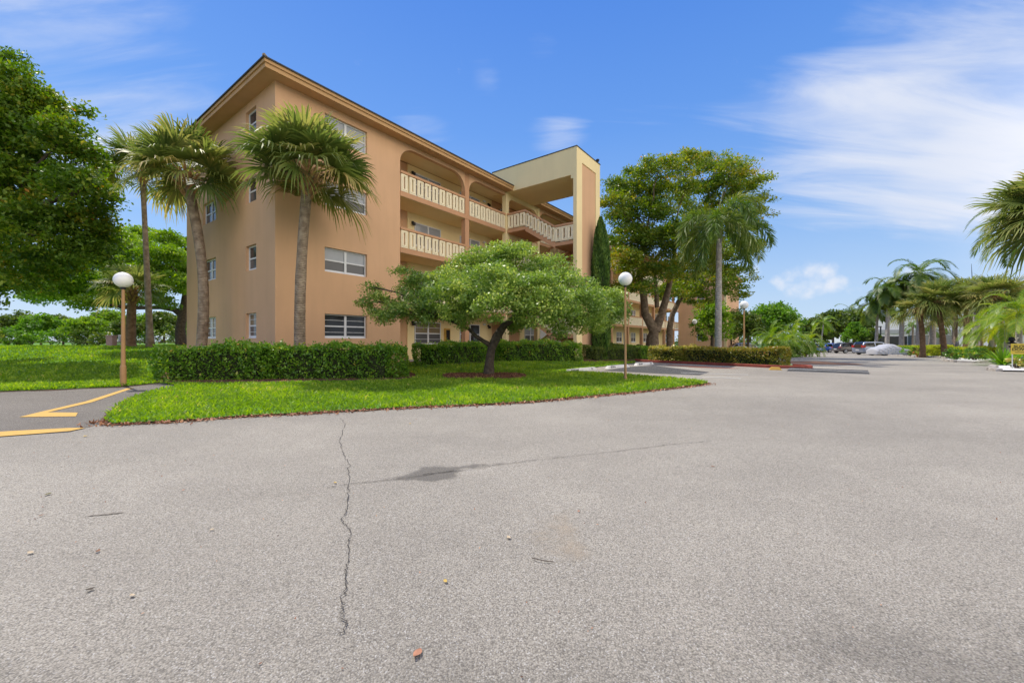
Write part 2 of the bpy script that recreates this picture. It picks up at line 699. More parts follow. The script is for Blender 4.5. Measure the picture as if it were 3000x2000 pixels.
def sheet(name, poly, dz, m, step=1.0, kind='structure', fade=None, limit=None):
    """A ground sheet: polygon filled with a triangulated grid that follows the terrain."""
    poly = [(p[0], p[1]) for p in poly]
    xs = [p[0] for p in poly]
    ys = [p[1] for p in poly]
    pts, n = [], len(poly)
    edges = []
    bnd = []
    for i in range(n):
        a, b = Vector(poly[i]), Vector(poly[(i + 1) % n])
        k = max(1, int((b - a).length / step))
        for q in range(k):
            bnd.append(a.lerp(b, q / k))
    nb = len(bnd)
    edges = [(i, (i + 1) % nb) for i in range(nb)]
    gx, gy = np.meshgrid(np.arange(min(xs), max(xs), step), np.arange(min(ys), max(ys), step))
    gp = np.c_[gx.ravel(), gy.ravel()]
    gp = gp[inpoly(gp, poly)]
    allp = bnd + [Vector(p) for p in gp]
    vo, eo, fo, *_ = delaunay_2d_cdt(allp, edges, [], 1, 1e-4)
    V = np.array([(p[0], p[1], g(p[0], p[1]) + dz) for p in vo])
    Fc = np.array([f for f in fo if len(f) == 3])
    if not len(Fc):
        vo, eo, fo, *_ = delaunay_2d_cdt([Vector(p) for p in poly], [], [], 0, 1e-5)
        V = np.array([(p[0], p[1], g(p[0], p[1]) + dz) for p in vo])
        Fc = np.array([f for f in fo if len(f) == 3])
    t = None
    if fade is not None:
        A = np.array(poly)
        B = np.roll(A, -1, axis=0)
        dm = np.full(len(V), 1e9)
        for a, b in zip(A, B):
            ab = b - a
            q = ((V[:, :2] - a) @ ab / max(ab @ ab, 1e-9)).clip(0, 1)
            dm = np.minimum(dm, np.linalg.norm(V[:, :2] - (a + q[:, None] * ab), axis=1))
        t = (dm / fade).clip(0, 1)
    me = np_mesh(name, V, Fc, m, t)
    o = link(name, me)
    tag(o, kind=kind)
    return o


# ------------------------------------------------------------------ ground, road
M_grassbase = mat('lawn_soil', (0.07, 0.17, 0.014), 0.95, scale=1.4, col2=(0.12, 0.26, 0.022), detail=8, bump=0.6, bscale=30)
M_far = mat('far_ground', (0.04, 0.09, 0.015), 0.95, scale=0.2, col2=(0.07, 0.13, 0.025), detail=8)
M_asph = asphalt_mat('asphalt', (0.35, 0.319, 0.27), (0.435, 0.397, 0.332))
M_asphd = asphalt_mat('old_asphalt', (0.19, 0.17, 0.145), (0.25, 0.223, 0.188))
M_mulch = mat('mulch', (0.07, 0.028, 0.016), 0.95, scale=22, col2=(0.19, 0.09, 0.055), detail=8, bump=1.0, bscale=45)
M_yel = mat('yellow_paint', (0.64, 0.38, 0.07), 0.75, scale=26, col2=(0.5, 0.31, 0.085), detail=9)
M_white = mat('white_paint', (0.66, 0.65, 0.62), 0.6, var=0.1, scale=8, detail=7)
M_red = mat('red_paint', (0.24, 0.055, 0.035), 0.75, var=0.25, scale=5, detail=8)


def big_ground():
    def ax(lo, hi):
        c = [0.0]
        s = 2.0
        while c[-1] < hi:
            c.append(c[-1] + s)
            if c[-1] > 90:
                s *= 1.35
        neg = [0.0]
        s = 2.0
        while neg[-1] > lo:
            neg.append(neg[-1] - s)
            if neg[-1] < -90:
                s *= 1.35
        return sorted(set(c + neg))
    xs, ys = ax(-3500, 3500), ax(-300, 4500)
    V = np.array([(x, y, g(x, y) - 0.06) for y in ys for x in xs])
    nx = len(xs)
    Fc = np.array([(j * nx + i, j * nx + i + 1, (j + 1) * nx + i + 1, (j + 1) * nx + i) for j in range(len(ys) - 1) for i in range(nx - 1)])
    tag(link('ground', np_mesh('ground', V, Fc, M_far, smooth=True)), kind='structure')


big_ground()
sheet('road', [(-60, -14), (95, -14), (95, 105), (14, 105), (-12, 20), (-12, 14), (-60, 11)], 0.0, M_asph, 1.0)

wl = lambda u, w: (C0.x + DR.x * u + NO.x * w, C0.y + DR.y * u + NO.y * w)   # building coordinates on the ground
K0, K1 = G(1862, 1058), G(2272, 1078)
kd = Vector((K1.x - K0.x, K1.y - K0.y)).normalized()
kn = Vector((-kd.y, kd.x))                       # behind the red kerb
K2 = (K1.x + kn.x * 2.6, K1.y + kn.y * 2.6)
front = [(305, 1233), (330, 1244), (430, 1240), (560, 1233), (700, 1222), (945, 1209), (1200, 1195), (1400, 1187), (1560, 1178), (1700, 1165),
         (1850, 1151), (1980, 1137), (2055, 1128), (2075, 1123)]
back = [(2040, 1116), (1900, 1104), (1780, 1095), (1700, 1091), (1655, 1087), (1742, 1077), (1800, 1070), (1860, 1064)]
left = [(470, 1124), (530, 1131), (480, 1139), (425, 1152), (370, 1176), (335, 1200)]
yard = [G(*p).xy for p in front] + [G(*p).xy for p in back] + [K0.xy, K1.xy, K2, wl(24, 6), wl(30, 3.5), wl(60, 6.6), wl(75, 6.6), wl(75, -12), wl(-1, -12)] + [G(*p).xy for p in left]
sheet('lawn', yard, 0.03, M_grassbase, 0.6)
lawn_far = [G(-300, 1155).xy, G(0, 1147).xy, G(150, 1142).xy, G(345, 1134).xy, G(470, 1122).xy, (-9.5, 16.5), (-16, 26), (-14, 45), (-14, 125), (-150, 125), (-150, 9), (-40, 8.5)]
sheet('lawn_golf', lawn_far, 0.022, M_grassbase, 1.2)
spur = [G(-200, 1162).xy, G(0, 1149).xy, G(345, 1136).xy, G(470, 1124).xy, G(530, 1131).xy, G(425, 1153).xy, G(338, 1200).xy, G(300, 1240).xy, G(200, 1266).xy, G(-300, 1296).xy]
sheet('path', spur, 0.005, M_asphd, 0.5)

mulch_polys = []


def mulch(px_pts, dz=0.045, world=False):
    p = px_pts if world else [G(*q).xy for q in px_pts]
    mulch_polys.append([(a[0], a[1]) for a in p])
    sheet('mulch_bed', p, dz, M_mulch, 0.3)


mulch([(452, 1122), (600, 1126), (712, 1125), (950, 1119), (1170, 1117), (1222, 1108), (1215, 1098), (1160, 1080), (1150, 1060), (900, 1085), (600, 1085), (480, 1095)])
mulch([(1297 + 122 + 125 * math.cos(a), 1104 + 10.5 * math.sin(a) + 2 * math.sin(3 * a)) for a in [i * math.pi / 12 for i in range(24)]])
mulch([wl(6, 3.6), wl(10, 3.9), wl(14, 6.4), wl(18, 7.6), wl(23, 7.6), wl(23, 0), wl(6, 0)], world=True)


def strip(name, pts, width, dz, m, kind='structure', label=None):
    pts = [Vector((p[0], p[1])) for p in pts]
    V, Fc = [], []
    for i, p in enumerate(pts):
        d = (pts[min(i + 1, len(pts) - 1)] - pts[max(i - 1, 0)]).normalized()
        n = Vector((-d.y, d.x))
        w = width[i] if hasattr(width, '__len__') else width
        for s in (-1, 1):
            q = p + n * s * w / 2
            V.append((q.x, q.y, g(q.x, q.y) + dz))
    for i in range(len(pts) - 1):
        Fc.append((2 * i, 2 * i + 1, 2 * i + 3, 2 * i + 2))
    return tag(link(name, np_mesh(name, np.array(V), np.array(Fc), m)), kind=kind)


def gseg(a, b, n=12):
    A, B = G(*a).xy, G(*b).xy
    return [A.lerp(B, i / n) for i in range(n + 1)]


sheet('yellow_line', [G(*p).xy for p in ((56, 1223), (130, 1205), (250, 1177), (372, 1138), (392, 1137), (270, 1179), (140, 1209), (228, 1210), (222, 1221))], 0.012, M_yel, 0.6)
sheet('yellow_line', [G(*p).xy for p in ((-120, 1286), (0, 1280), (120, 1271), (205, 1264), (250, 1255), (205, 1255), (0, 1266), (-120, 1273))], 0.012, M_yel, 0.6)
# parking stalls
strip('stall_line', gseg((1995, 1092), (2192, 1098)), 0.1, 0.009, M_white)
strip('stall_line', gseg((2030, 1103), (2170, 1109)), 0.1, 0.009, M_white)
strip('stall_line', gseg((2290, 1080), (2330, 1080)), 0.1, 0.009, M_white)
M_patch = asphalt_mat('dark_asphalt', (0.075, 0.077, 0.08), (0.1, 0.1, 0.1))  # darker asphalt of the stall area and the hump
sheet('parking_pavement', [G(*p).xy for p in ((1770, 1085), (1846, 1074), (1915, 1071), (2078, 1090), (2050, 1099), (1920, 1094))], 0.006, M_patch, 0.5)
sheet('red_paint_wash', [G(*p).xy for p in ((1905, 1064), (2000, 1070), (2140, 1077), (2245, 1079), (2150, 1080.5), (2030, 1077), (1960, 1071))], 0.007, patch_mat('worn_red', (0.36, 0.13, 0.075), 0.9, 1.2), 0.25, fade=0.6)
sheet('orange_dust', [G(*p).xy for p in ((2270, 1056), (2400, 1058), (2545, 1066), (2560, 1070), (2400, 1068.5), (2270, 1063))], 0.007, patch_mat('worn_orange', (0.33, 0.16, 0.075), 0.9, 0.8), 0.4, fade=1.2)

# stains, cracks and painted near shade on the road
sheet('damp_stain', [G(*p).xy for p in ((995, 1424), (1080, 1406), (1180, 1388), (1230, 1364), (1320, 1362), (1440, 1354), (1560, 1346), (1570, 1350), (1450, 1366), (1365, 1376), (1345, 1402), (1270, 1418), (1205, 1412), (1140, 1412), (1030, 1422))],
      0.005, patch_mat('damp', (0.15, 0.138, 0.12), 0.55, 6.0), 0.05, fade=0.2)
sheet('sand_stain', [G(*p).xy for p in ((1560, 1480), (1660, 1470), (1780, 1540), (1850, 1640), (1800, 1700), (1600, 1690), (1480, 1660), (1520, 1560))], 0.005,
      patch_mat('sandy', (0.46, 0.38, 0.28), 0.6, 3.0), 0.1, fade=0.9)
strip('damp_stain', gseg((250, 1512), (365, 1501)), [.0, .01, .02, .015, .03, .03, .02, .035, .03, .02, .03, .015, .0], 0.005, mat('damp_line', (0.23, 0.205, 0.17), .9, var=.3, scale=40))
for q, (cx, cy, rr) in enumerate([(2.3, 1.45, 1.5), (.6, .95, 1.9), (-1.6, 1.0, 1.4)]):  # painted darkening of the near road: gritty patches plus shade between stones
    sheet('near_grit_shade', [(cx + rr * (1 + .25 * math.sin(3 * t + q)) * math.cos(t), cy + rr * .6 * (1 + .2 * math.cos(2 * t + q)) * math.sin(t)) for t in [i * math.pi / 12 for i in range(24)]],
          0.004 + .001 * q, patch_mat('grit_shade_%d' % q, (0.13, 0.12, 0.105), (0.2, .2, .16)[q], 3.4), 0.15, fade=rr * .9)

M_crack = mat('crack', (0.075, 0.068, 0.06), 1.0, var=0.3, scale=30)


def crack(anchor, w0, amp, n, seed):
    r = np.random.default_rng(seed)
    A = [G(*p).xy for p in anchor]
    pts, ws = [], []
    for i in range(len(A) - 1):
        for k in range(n):
            t = k / n
            p = A[i].lerp(A[i + 1], t)
            pts.append((p.x + r.normal(0, amp), p.y + r.normal(0, amp)))
            ws.append(abs(w0 * (0.1 + .55 * r.random())))
    strip('road_crack', pts, ws, 0.0085, M_crack)


crack([(998, 1225), (1012, 1245), (996, 1290), (1004, 1325), (1022, 1360), (1021, 1420), (1019, 1480), (1000, 1525), (1030, 1560), (1022, 1620), (1012, 1680), (1008, 1740), (1003, 1790), (1012, 1830), (1000, 1870)], 0.012, 0.007, 9, 3)
crack([(960, 1430), (1022, 1419), (1150, 1406), (1330, 1381), (1560, 1349), (1760, 1328), (1960, 1303), (2090, 1292)], 0.016, 0.006, 16, 5)
crack([(1240, 1391), (1290, 1385), (1335, 1379)], 0.022, 0.006, 14, 9)
crack([(700, 1462), (800, 1452), (960, 1432)], 0.004, 0.006, 12, 11)

# speed hump and red kerb
sh = [G(*p) for p in ((2320, 1078), (2538, 1086), (2548, 1096), (2305, 1087))]
mb = MB()
mids = [(sh[0] + sh[3]) / 2 + Vector((0, 0, .09)), (sh[1] + sh[2]) / 2 + Vector((0, 0, .09))]
mb.quad(sh[0], sh[1], mids[1], mids[0])
mb.quad(mids[0], mids[1], sh[2], sh[3])
tag(mb.build('speed_hump', M_patch), kind='structure')
strip('hump_line', [sh[0].lerp(sh[3], .75).xy.lerp(sh[1].lerp(sh[2], .75).xy, i / 10) for i in range(11)], 0.16, 0.06, M_white)


def kerb(name, pts, w, h, m, label=None):
    mbk = MB()
    pts = [Vector((p[0], p[1])) for p in pts]
    ring = []
    for i, p in enumerate(pts):
        d = (pts[min(i + 1, len(pts) - 1)] - pts[max(i - 1, 0)]).normalized()
        n = Vector((-d.y, d.x))
        a, b = p - n * w / 2, p + n * w / 2
        z = g(p.x, p.y)
        ring.append([(a.x, a.y, z - .1), (a.x, a.y, z + h - .02), (a.x + n.x * .03, a.y + n.y * .03, z + h), (b.x, b.y, z + h), (b.x, b.y, z - .1)])
    for i in range(len(ring) - 1):
        for k in range(4):
            mbk.quad(ring[i][k], ring[i][k + 1], ring[i + 1][k + 1], ring[i + 1][k])
    mbk.poly(ring[0])
    mbk.poly(ring[-1])
    return tag(mbk.build(name, m), kind='structure')


kpts = [K0.xy.lerp(K1.xy, i / 24) for i in range(25)]
cen = Vector((K1.x, K1.y)) + kn * 1.0
kpts += [cen + (kd * math.sin(t) - kn * math.cos(t)) * 1.0 for t in [i * math.pi / 12 for i in range(1, 13)]]
kerb('kerb', kpts, 0.18, 0.14, M_red)
# ------------------------------------------------------------------ apartment building (local axes: x along the long facade, y inward, z up)
PEACH = (0.67, 0.412, 0.238)
M_wall = mat('peach_stucco', PEACH, 0.9, var=0.055, scale=0.5, bump=0.3, bscale=55, streak=0.17, detail=8)
M_trim = mat('peach_trim', (0.56, 0.31, 0.17), 0.85, var=0.05, scale=2.0, bump=0.15, bscale=50, streak=0.12)
M_cream = mat('cream_stucco', (0.87, 0.71, 0.39), 0.88, var=0.035, scale=0.8, bump=0.2, bscale=55, streak=0.10, detail=6)
M_panel = mat('cream_concrete', (0.9, 0.8, 0.58), 0.8, var=0.05, scale=3, streak=0.14)
M_fascia = mat('tan_fascia', (0.52, 0.31, 0.14), 0.7, var=0.05, scale=2, streak=0.15)
M_roof = mat('grey_shingle', (0.07, 0.068, 0.07), 0.9, var=0.3, scale=9, detail=8, bump=0.4, bscale=30)
M_soffit = mat('soffit', (0.55, 0.33, 0.17), 0.9, var=0.04, scale=2)
M_frame = mat('white_aluminium', (0.72, 0.73, 0.75), 0.45, var=0.04, scale=4)
M_black = mat('black_metal', (0.02, 0.02, 0.022), 0.5, var=0.2)


def glass_mat(name, a, b_, bands, rough=0.06, spec=0.2):
    m = bpy.data.materials.new(name)
    m.use_nodes = True
    nt = m.node_tree
    N, L = nt.nodes, nt.links
    b = N['Principled BSDF']
    tc = N.new('ShaderNodeTexCoord')
    w = N.new('ShaderNodeTexWave')
    w.bands_direction = 'Z'
    w.inputs['Scale'].default_value = bands
    w.inputs['Distortion'].default_value = 0.35
    w.inputs['Detail Scale'].default_value = 0.6
    L.new(tc.outputs['Object'], w.inputs['Vector'])
    n = N.new('ShaderNodeTexNoise')
    n.inputs['Scale'].default_value = 1.7
    n.inputs['Detail'].default_value = 3
    L.new(tc.outputs['Object'], n.inputs['Vector'])
    ml = N.new('ShaderNodeMath')
    ml.operation = 'MULTIPLY'
    L.new(w.outputs['Fac'], ml.inputs[0])
    L.new(n.outputs['Fac'], ml.inputs[1])
    ml2 = N.new('ShaderNodeMath')
    ml2.operation = 'MULTIPLY'
    ml2.inputs[1].default_value = 1.8
    L.new(ml.outputs[0], ml2.inputs[0])
    mx = N.new('ShaderNodeMix')
    mx.data_type = 'RGBA'
    L.new(ml2.outputs[0], mx.inputs['Factor'])
    mx.inputs['A'].default_value = (*a, 1)
    mx.inputs['B'].default_value = (*b_, 1)
    L.new(mx.outputs['Result'], b.inputs['Base Color'])
    b.inputs['Roughness'].default_value = 0.7
    b.inputs['Specular IOR Level'].default_value = spec
    b.inputs['Coat Weight'].default_value = 1.0
    b.inputs['Coat Roughness'].default_value = rough
    b.inputs['Coat IOR'].default_value = 1.38
    MATS[name] = m
    return m


M_blind = glass_mat('glass_over_blinds', (0.27, 0.29, 0.32), (0.42, 0.45, 0.5), 9.0)
M_screen = glass_mat('glass_over_screen', (0.07, 0.072, 0.08), (0.11, 0.112, 0.12), 9.0)
M_dark = glass_mat('dark_glass', (0.012, 0.013, 0.015), (0.035, 0.035, 0.04), 9.0)
M_tan = glass_mat('glass_over_tan_blind', (0.16, 0.13, 0.08), (0.26, 0.2, 0.12), 9.0)

BLD = thing('apartment_building', (C0.x, C0.y, 0), 'four storey peach and cream apartment building with arched galleries and outdoor stair tower', 'building', rz=TH)
EAVE, FL = 11.16, [0.25, 3.05, 5.85, 8.65]
U_END, V_END = 57.0, 10.4
B = lambda: MB()
I3 = lambda p: p


def wall_x(mb, u0, u1, z0, z1, holes, y=0.0, th=0.25, reveal=0.14):
    """Wall in the plane y, spanning u, facing -y; holes (u0,u1,z0,z1)."""
    us = sorted({u0, u1, *[h[0] for h in holes], *[h[1] for h in holes]})
    zs = sorted({z0, z1, *[h[2] for h in holes], *[h[3] for h in holes]})
    for i in range(len(us) - 1):
        for j in range(len(zs) - 1):
            cu, cz = (us[i] + us[i + 1]) / 2, (zs[j] + zs[j + 1]) / 2
            if any(h[0] < cu < h[1] and h[2] < cz < h[3] for h in holes):
                continue
            mb.quad((us[i], y, zs[j]), (us[i + 1], y, zs[j]), (us[i + 1], y, zs[j + 1]), (us[i], y, zs[j + 1]))
    for a, b, c, d in holes:
        r = y + reveal + .06
        mb.quad((a, y, c), (a, r, c), (a, r, d), (a, y, d))
        mb.quad((b, y, c), (b, y, d), (b, r, d), (b, r, c))
        mb.quad((a, y, d), (a, r, d), (b, r, d), (b, y, d))
        mb.quad((a, y, c), (b, y, c), (b, r, c), (a, r, c))


def wall_y(mb, v0, v1, z0, z1, holes, x=0.0, reveal=0.14):
    t = MB()
    wall_x(t, v0, v1, z0, z1, holes, y=0, reveal=reveal)
    for f in t.f:
        mb.quad(*[(x + t.v[i][1], t.v[i][0], t.v[i][2]) for i in f])


# --- end block walls
rows = [FL[k] + 1.137 for k in range(4)]
right_holes = [(1.95, 3.95, z, z + 1.03) for z in rows]
left_holes = [(1.69, 2.72, z, z + 1.03) for z in rows] + [(6.17, 7.94, z, z + 1.03) for z in rows]
mb = B()
wall_x(mb, 0, 5.8, -0.6, EAVE, right_holes)
wall_y(mb, 0, V_END, -0.6, EAVE, left_holes)
mb.quad((5.8, 0, -0.6), (5.8, 1.75, -0.6), (5.8, 1.75, EAVE), (5.8, 0, EAVE))
mb.quad((0, V_END, -0.6), (U_END, V_END, -0.6), (U_END, V_END, EAVE), (0, V_END, EAVE))
mb.build('wall', M_wall, BLD)

# --- windows (frame is the part, panes are sub-parts)
WIN = {}


def window(key, w, h, cols, upper, lower, thin, place, axis='x'):
    """axis x: in the long facade (facing -y); axis y: in the end facade (facing -x)."""
    if key not in WIN:
        f = B()
        t, d = 0.055, 0.06
        f.box(0, w, 0, d, 0, t).box(0, w, 0, d, h - t, h).box(0, t, 0, d, t, h - t).box(w - t, w, 0, d, t, h - t)
        for c in range(1, cols):
            x = w * c / cols
            f.box(x - .05, x + .05, -.004, d, t, h - t)
        for c in range(cols):
            x0 = (w * c / cols + .05) if c else t
            x1 = (w * (c + 1) / cols - .05) if c < cols - 1 else w - t
            f.box(x0, x1, .006, d - .004, h * .5 - .028, h * .5 + .028)
            if thin:
                for zz in (.25, .75):
                    f.box(x0, x1, .012, d - .01, h * zz - .009, h * zz + .009)
            f.box(x0, x1, .02, d - .006, t, t + .05)
        f.box(-.03, w + .03, -.05, -.002, -.05, .012)
        fm = f.mesh('window', M_frame)
        pu = B().box(t * .5, w - t * .5, .032, .042, h * .5, h - t * .5).mesh('pane', upper)
        pl = B().box(t * .5, w - t * .5, .032, .042, t * .5, h * .5 - .001).mesh('pane', lower)
        WIN[key] = (fm, pu, pl)
    fm, pu, pl = WIN[key]
    o = link('window', fm, BLD)
    o.location = place
    if axis == 'y':
        o.rotation_euler = (0, 0, R(90))
    link('pane', pu, o)
    link('pane', pl, o)
    return o


for k in range(4):
    z = rows[k]
    kind = ('g' if k == 0 else 'u')
    up, lo = (M_dark, M_dark) if k == 0 else ((M_blind, M_screen) if k < 3 else (M_blind, M_blind))
    window('R%d' % k, 2.0, 1.03, 2, up, lo, k == 0, (1.95, .12, z))
    # end facade: local x runs along +v, facing -x: mirror by rotating 90 degrees puts local -y towards +x, so use a half-turn placement
    up2, lo2 = (M_tan, M_screen) if k == 0 else (M_dark, M_screen)
    for v0, w_ in ((1.69, 1.03), (6.17, 1.77)):
        o = window('L%d%.1f' % (k, w_), w_, 1.03, 1 if w_ < 1.2 else 2, up2, lo2, k == 0, (.12, v0 + w_, z))
        o.rotation_euler = (0, 0, R(-90))

# --- gallery: slabs, back wall, columns, arches
COLS = [(10.45, 10.79)] + [(a, a + .34) for a in [18.2 + 4.55 * i for i in range(1, 9)]]
BAYS = [(5.8, 10.45), (10.79, 14.32)]
FARB = [(18.45, COLS[1][0])] + [(COLS[i][1], COLS[i + 1][0]) for i in range(1, len(COLS) - 1)]
FARB.append((COLS[-1][1], U_END))
mb = B()
for k in range(1, 4):
    mb.box(5.8, U_END, -.03, 1.75, FL[k] - .19, FL[k])
mb.build('gallery_slab', M_trim, BLD)
for k in range(4):
    zc_ = (FL[k + 1] - .19) if k < 3 else EAVE - .002
    B().box(5.82, U_END, .0, 1.69, zc_ - .012, zc_ - .002).build('ceiling', M_cream, BLD)
mb = B()
mb.box(5.8, U_END, 0, 1.75, -.5, FL[0])
mb.build('gallery_floor', mat('concrete', (0.36, 0.34, 0.31), .9, var=.12, scale=2, detail=7), BLD)
mb = B()
mb.quad((5.8, 1.75, 0), (7.62, 1.75, 0), (7.62, 1.75, 11.12), (5.8, 1.75, 11.12))
mb.build('back_wall', M_wall, BLD)
mb = B()
mb.quad((14.97, 1.75, 0), (18.3, 1.75, 0), (18.3, 1.75, 11.12), (14.97, 1.75, 11.12))
mb.build('back_wall', M_wall, BLD)
B().box(7.62, 14.97, 1.7, 1.9, 0, 11.12).build('back_wall', M_cream, BLD)
B().box(18.3, U_END, 1.7, 1.9, 0, 11.12).build('back_wall', M_cream, BLD)
for a, b in COLS:
    B().box(a, b, -.012, .3, 0, EAVE).build('column', M_trim, BLD)


def arch(mb, u0, u1, left=True, right=True, top=10.96, rad=.92, spring=None):
    pts = []
    n = 10
    if left:
        for i in range(n + 1):
            a = math.pi - math.pi / 2 * i / n
            pts.append((u0 + rad + rad * math.cos(a), top - rad * .85 + rad * .85 * math.sin(a)))
    else:
        pts.append((u0, top))
    if right:
        for i in range(n + 1):
            a = math.pi / 2 - math.pi / 2 * i / n
            pts.append((u1 - rad + rad * math.cos(a), top - rad * .95 + rad * .95 * math.sin(a)))
    else:
        pts.append((u1, top))
    for (xa, za), (xb, zb) in zip(pts[:-1], pts[1:]):
        mb.hexa([(xa, 0, za), (xb, 0, zb), (xb, .22, zb), (xa, .22, za), (xa, 0, EAVE), (xb, 0, EAVE), (xb, .22, EAVE), (xa, .22, EAVE)])


for a, b, rt in [(5.8, 10.45, True), (10.79, 14.32, False)] + [(a, b, True) for a, b in FARB]:
    mb = B()
    arch(mb, a, b, True, rt)
    mb.build('arch', M_wall, BLD)

# --- balustrade panels: cream frames with a slot, peach rail on top
PW, PH = .40, .86


def panel_mesh(w, h):
    p = B()
    s = .052
    d = .07
    p.box(0, w / 2 - s, 0, d, 0, h).box(w / 2 + s, w, 0, d, 0, h)
    p.box(w / 2 - s, w / 2 + s, 0, d, 0, .14).box(w / 2 - s, w / 2 + s, 0, d, h - .12, h)
    e, q = .045, .02                     # raised moulding
    p.box(.05, .05 + q, -e * .5, 0, .07, h - .07).box(w - .05 - q, w - .05, -e * .5, 0, .07, h - .07)
    p.box(.05 + q, w - .05 - q, -e * .5, 0, .07, .07 + q).box(.05 + q, w - .05 - q, -e * .5, 0, h - .07 - q, h - .07)
    return p.mesh('baluster', M_panel)


PANEL = panel_mesh(PW, PH)
PANEL_S = panel_mesh(.25, .86)


def rail_x(u0, u1, z, n, parent_panels=True, y=-.02):
    r = B()
    r.box(u0, u1, y - .035, y + .125, z + .95, z + 1.07)
    r.box(u0, u1, y - .0, y + .09, z + .003, z + .06)
    ro = r.build('railing', M_trim, BLD, bevel=.012)
    p = (u1 - u0) / n
    for i in range(n):
        o = link('baluster', PANEL, ro)
        o.location = (u0 + p * i + (p - PW) / 2, y + .012, z + .075)
    return ro


for k in range(1, 4):
    rail_x(5.81, 10.44, FL[k], 9)
    rail_x(10.80, 14.33, FL[k], 7)
for k in range(1, 4):                    # far bays: panels are only a pixel or two wide
    r, q = B(), B()
    for a, b in FARB:
        r.box(a, b, -.055, .105, FL[k] + .95, FL[k] + 1.07)
        n = 9
        for i in range(n):
            x = a + (b - a) * (i + .12) / n
            q.box(x, x + .16, -.01, .06, FL[k] + .05, FL[k] + .95)
            q.box(x + .25, x + .41, -.01, .06, FL[k] + .05, FL[k] + .95)
            q.box(x + .16, x + .25, -.01, .06, FL[k] + .05, FL[k] + .2)
    ro = r.build('railing', M_trim, BLD)
    q.build('balusters', M_panel, ro)

# --- windows and fittings on the gallery wall
for k in range(4):
    z = FL[k] + .8
    dk = k == 0
    window('B%d' % dk, 2.0, 1.33, 2, M_tan if dk else M_blind, M_screen if dk else M_screen, dk, (8.1, 1.66, z))
    window('C%d' % dk, 1.93, 1.33, 2, M_dark if dk else M_blind, M_screen if not dk else M_dark, False, (11.74, 1.66, z))
    window('D', .95, 1.33, 1, M_dark, M_dark, False, (15.9, 1.66, z))
    for u in (7.95, 14.55):
        b_ = B().box(u - .06, u + .06, 1.6, 1.7, FL[k] + 2.02, FL[k] + 2.14)
        b_.box(u - .085, u + .085, 1.5, 1.61, FL[k] + 1.9, FL[k] + 2.06)
        b_.build('wall_light', M_black, BLD, bevel=.015)
    B().box(14.0, 14.25, 1.62, 1.7, FL[k] + 2.1, FL[k] + 2.22).build('emergency_light', M_frame, BLD, bevel=.01)
    for bi, (a, b) in enumerate(FARB):
        window('F', 1.6, 1.2, 2, M_blind, M_screen, False, (a + .5, 1.66, z + .1))
        if bi % 2 == 0:
            B().box(a + 2.7, a + 3.6, 1.64, 1.7, FL[k] + .005, FL[k] + 2.05).build('door', M_frame, BLD)
cab = B().box(10.95 - .55, 10.95 - .15, 1.56, 1.7, 1.25, 2.05).build('extinguisher_cabinet', mat('yellow_cabinet', (0.62, .38, .09), .5), BLD, bevel=.01)
B().box(10.45, 10.75, 1.545, 1.559, 1.34, 1.96).build('cabinet_glass', M_dark, cab)

# --- stair tower
TU0, TU1, TV = 14.4, 17.63, -5.23
PT = .23
mb = B()
mb.box(TU0, TU1, TV + PT + .002, 1.2, 11.12, 12.72)
mb.build('tower_roof', M_cream, BLD)
B().box(TU0 - .03, TU1 + .03, TV - .03, 1.2, 12.722, 12.77).build('roof_edging', M_roof, BLD)
mb = B()                                  # outer pier with a recessed peach panel
PT = .23
a, b = 15.1, 17.0
mb.box(TU0, a, TV, TV + PT, -.3, 12.72)
mb.box(b, TU1, TV, TV + PT, -.3, 12.72)
mb.box(a, b, TV + .09, TV + PT, -.3, 11.98)
mb.box(a, b, TV, TV + PT, 11.98, 12.72)
mb.build('tower_pier', M_cream, BLD)
mb = B()
mb.box(a + .01, b - .01, TV + .045, TV + .088, -.3, 11.98)
mb.build('pier_panel', M_wall, BLD)
for (p, q) in ((TU0 - .1, TU0 + .24), (18.12, 18.42)):   # frames in the plane of the facade, with cut corners
    B().box(p, q, -.06, .25, 0, 11.115).build('tower_column', M_cream, BLD)
for k in range(4):
    mb = B()
    zt = (FL[k + 1] - .19) if k < 3 else 11.12
    zb = zt - (.42 if k < 3 else .3)
    mb.box(TU0 + .24, 18.12, 0, .2, zb, zt)
    c = .35
    mb.prism([(TU0 + .24, 0, zb), (TU0 + .24 + c, 0, zb), (TU0 + .24, 0, zb - c * .7)], (0, .2, 0))
    mb.prism([(18.12, 0, zb), (18.12, 0, zb - c * .7), (18.12 - c, 0, zb)], (0, .2, 0))
    mb.build('tower_beam', M_cream, BLD)
mb = B()
for x in (TU0,):
    mb.box(x + .001, x + .2, TV + PT, TV + PT + .16, 10.9, 11.12)
mb.build('bracket', M_cream, BLD)
fl_ = B().tube([(TU1 - .15, TV + .15, 12.72), (TU1 - .15, TV + .15, 12.9)], .03).build('floodlight', M_black, BLD)
B().lathe([(0, -.09), (.09, -.06), (.12, .06), (.07, .1), (0, .1)], (TU1 - .15, TV + .1, 12.98), 12).build('lamp_head', M_black, fl_)

VL, VM = -1.54, -3.72                     # landing edge and mid-landing edge (measured outward)
st, un = B(), B()
RS = 8


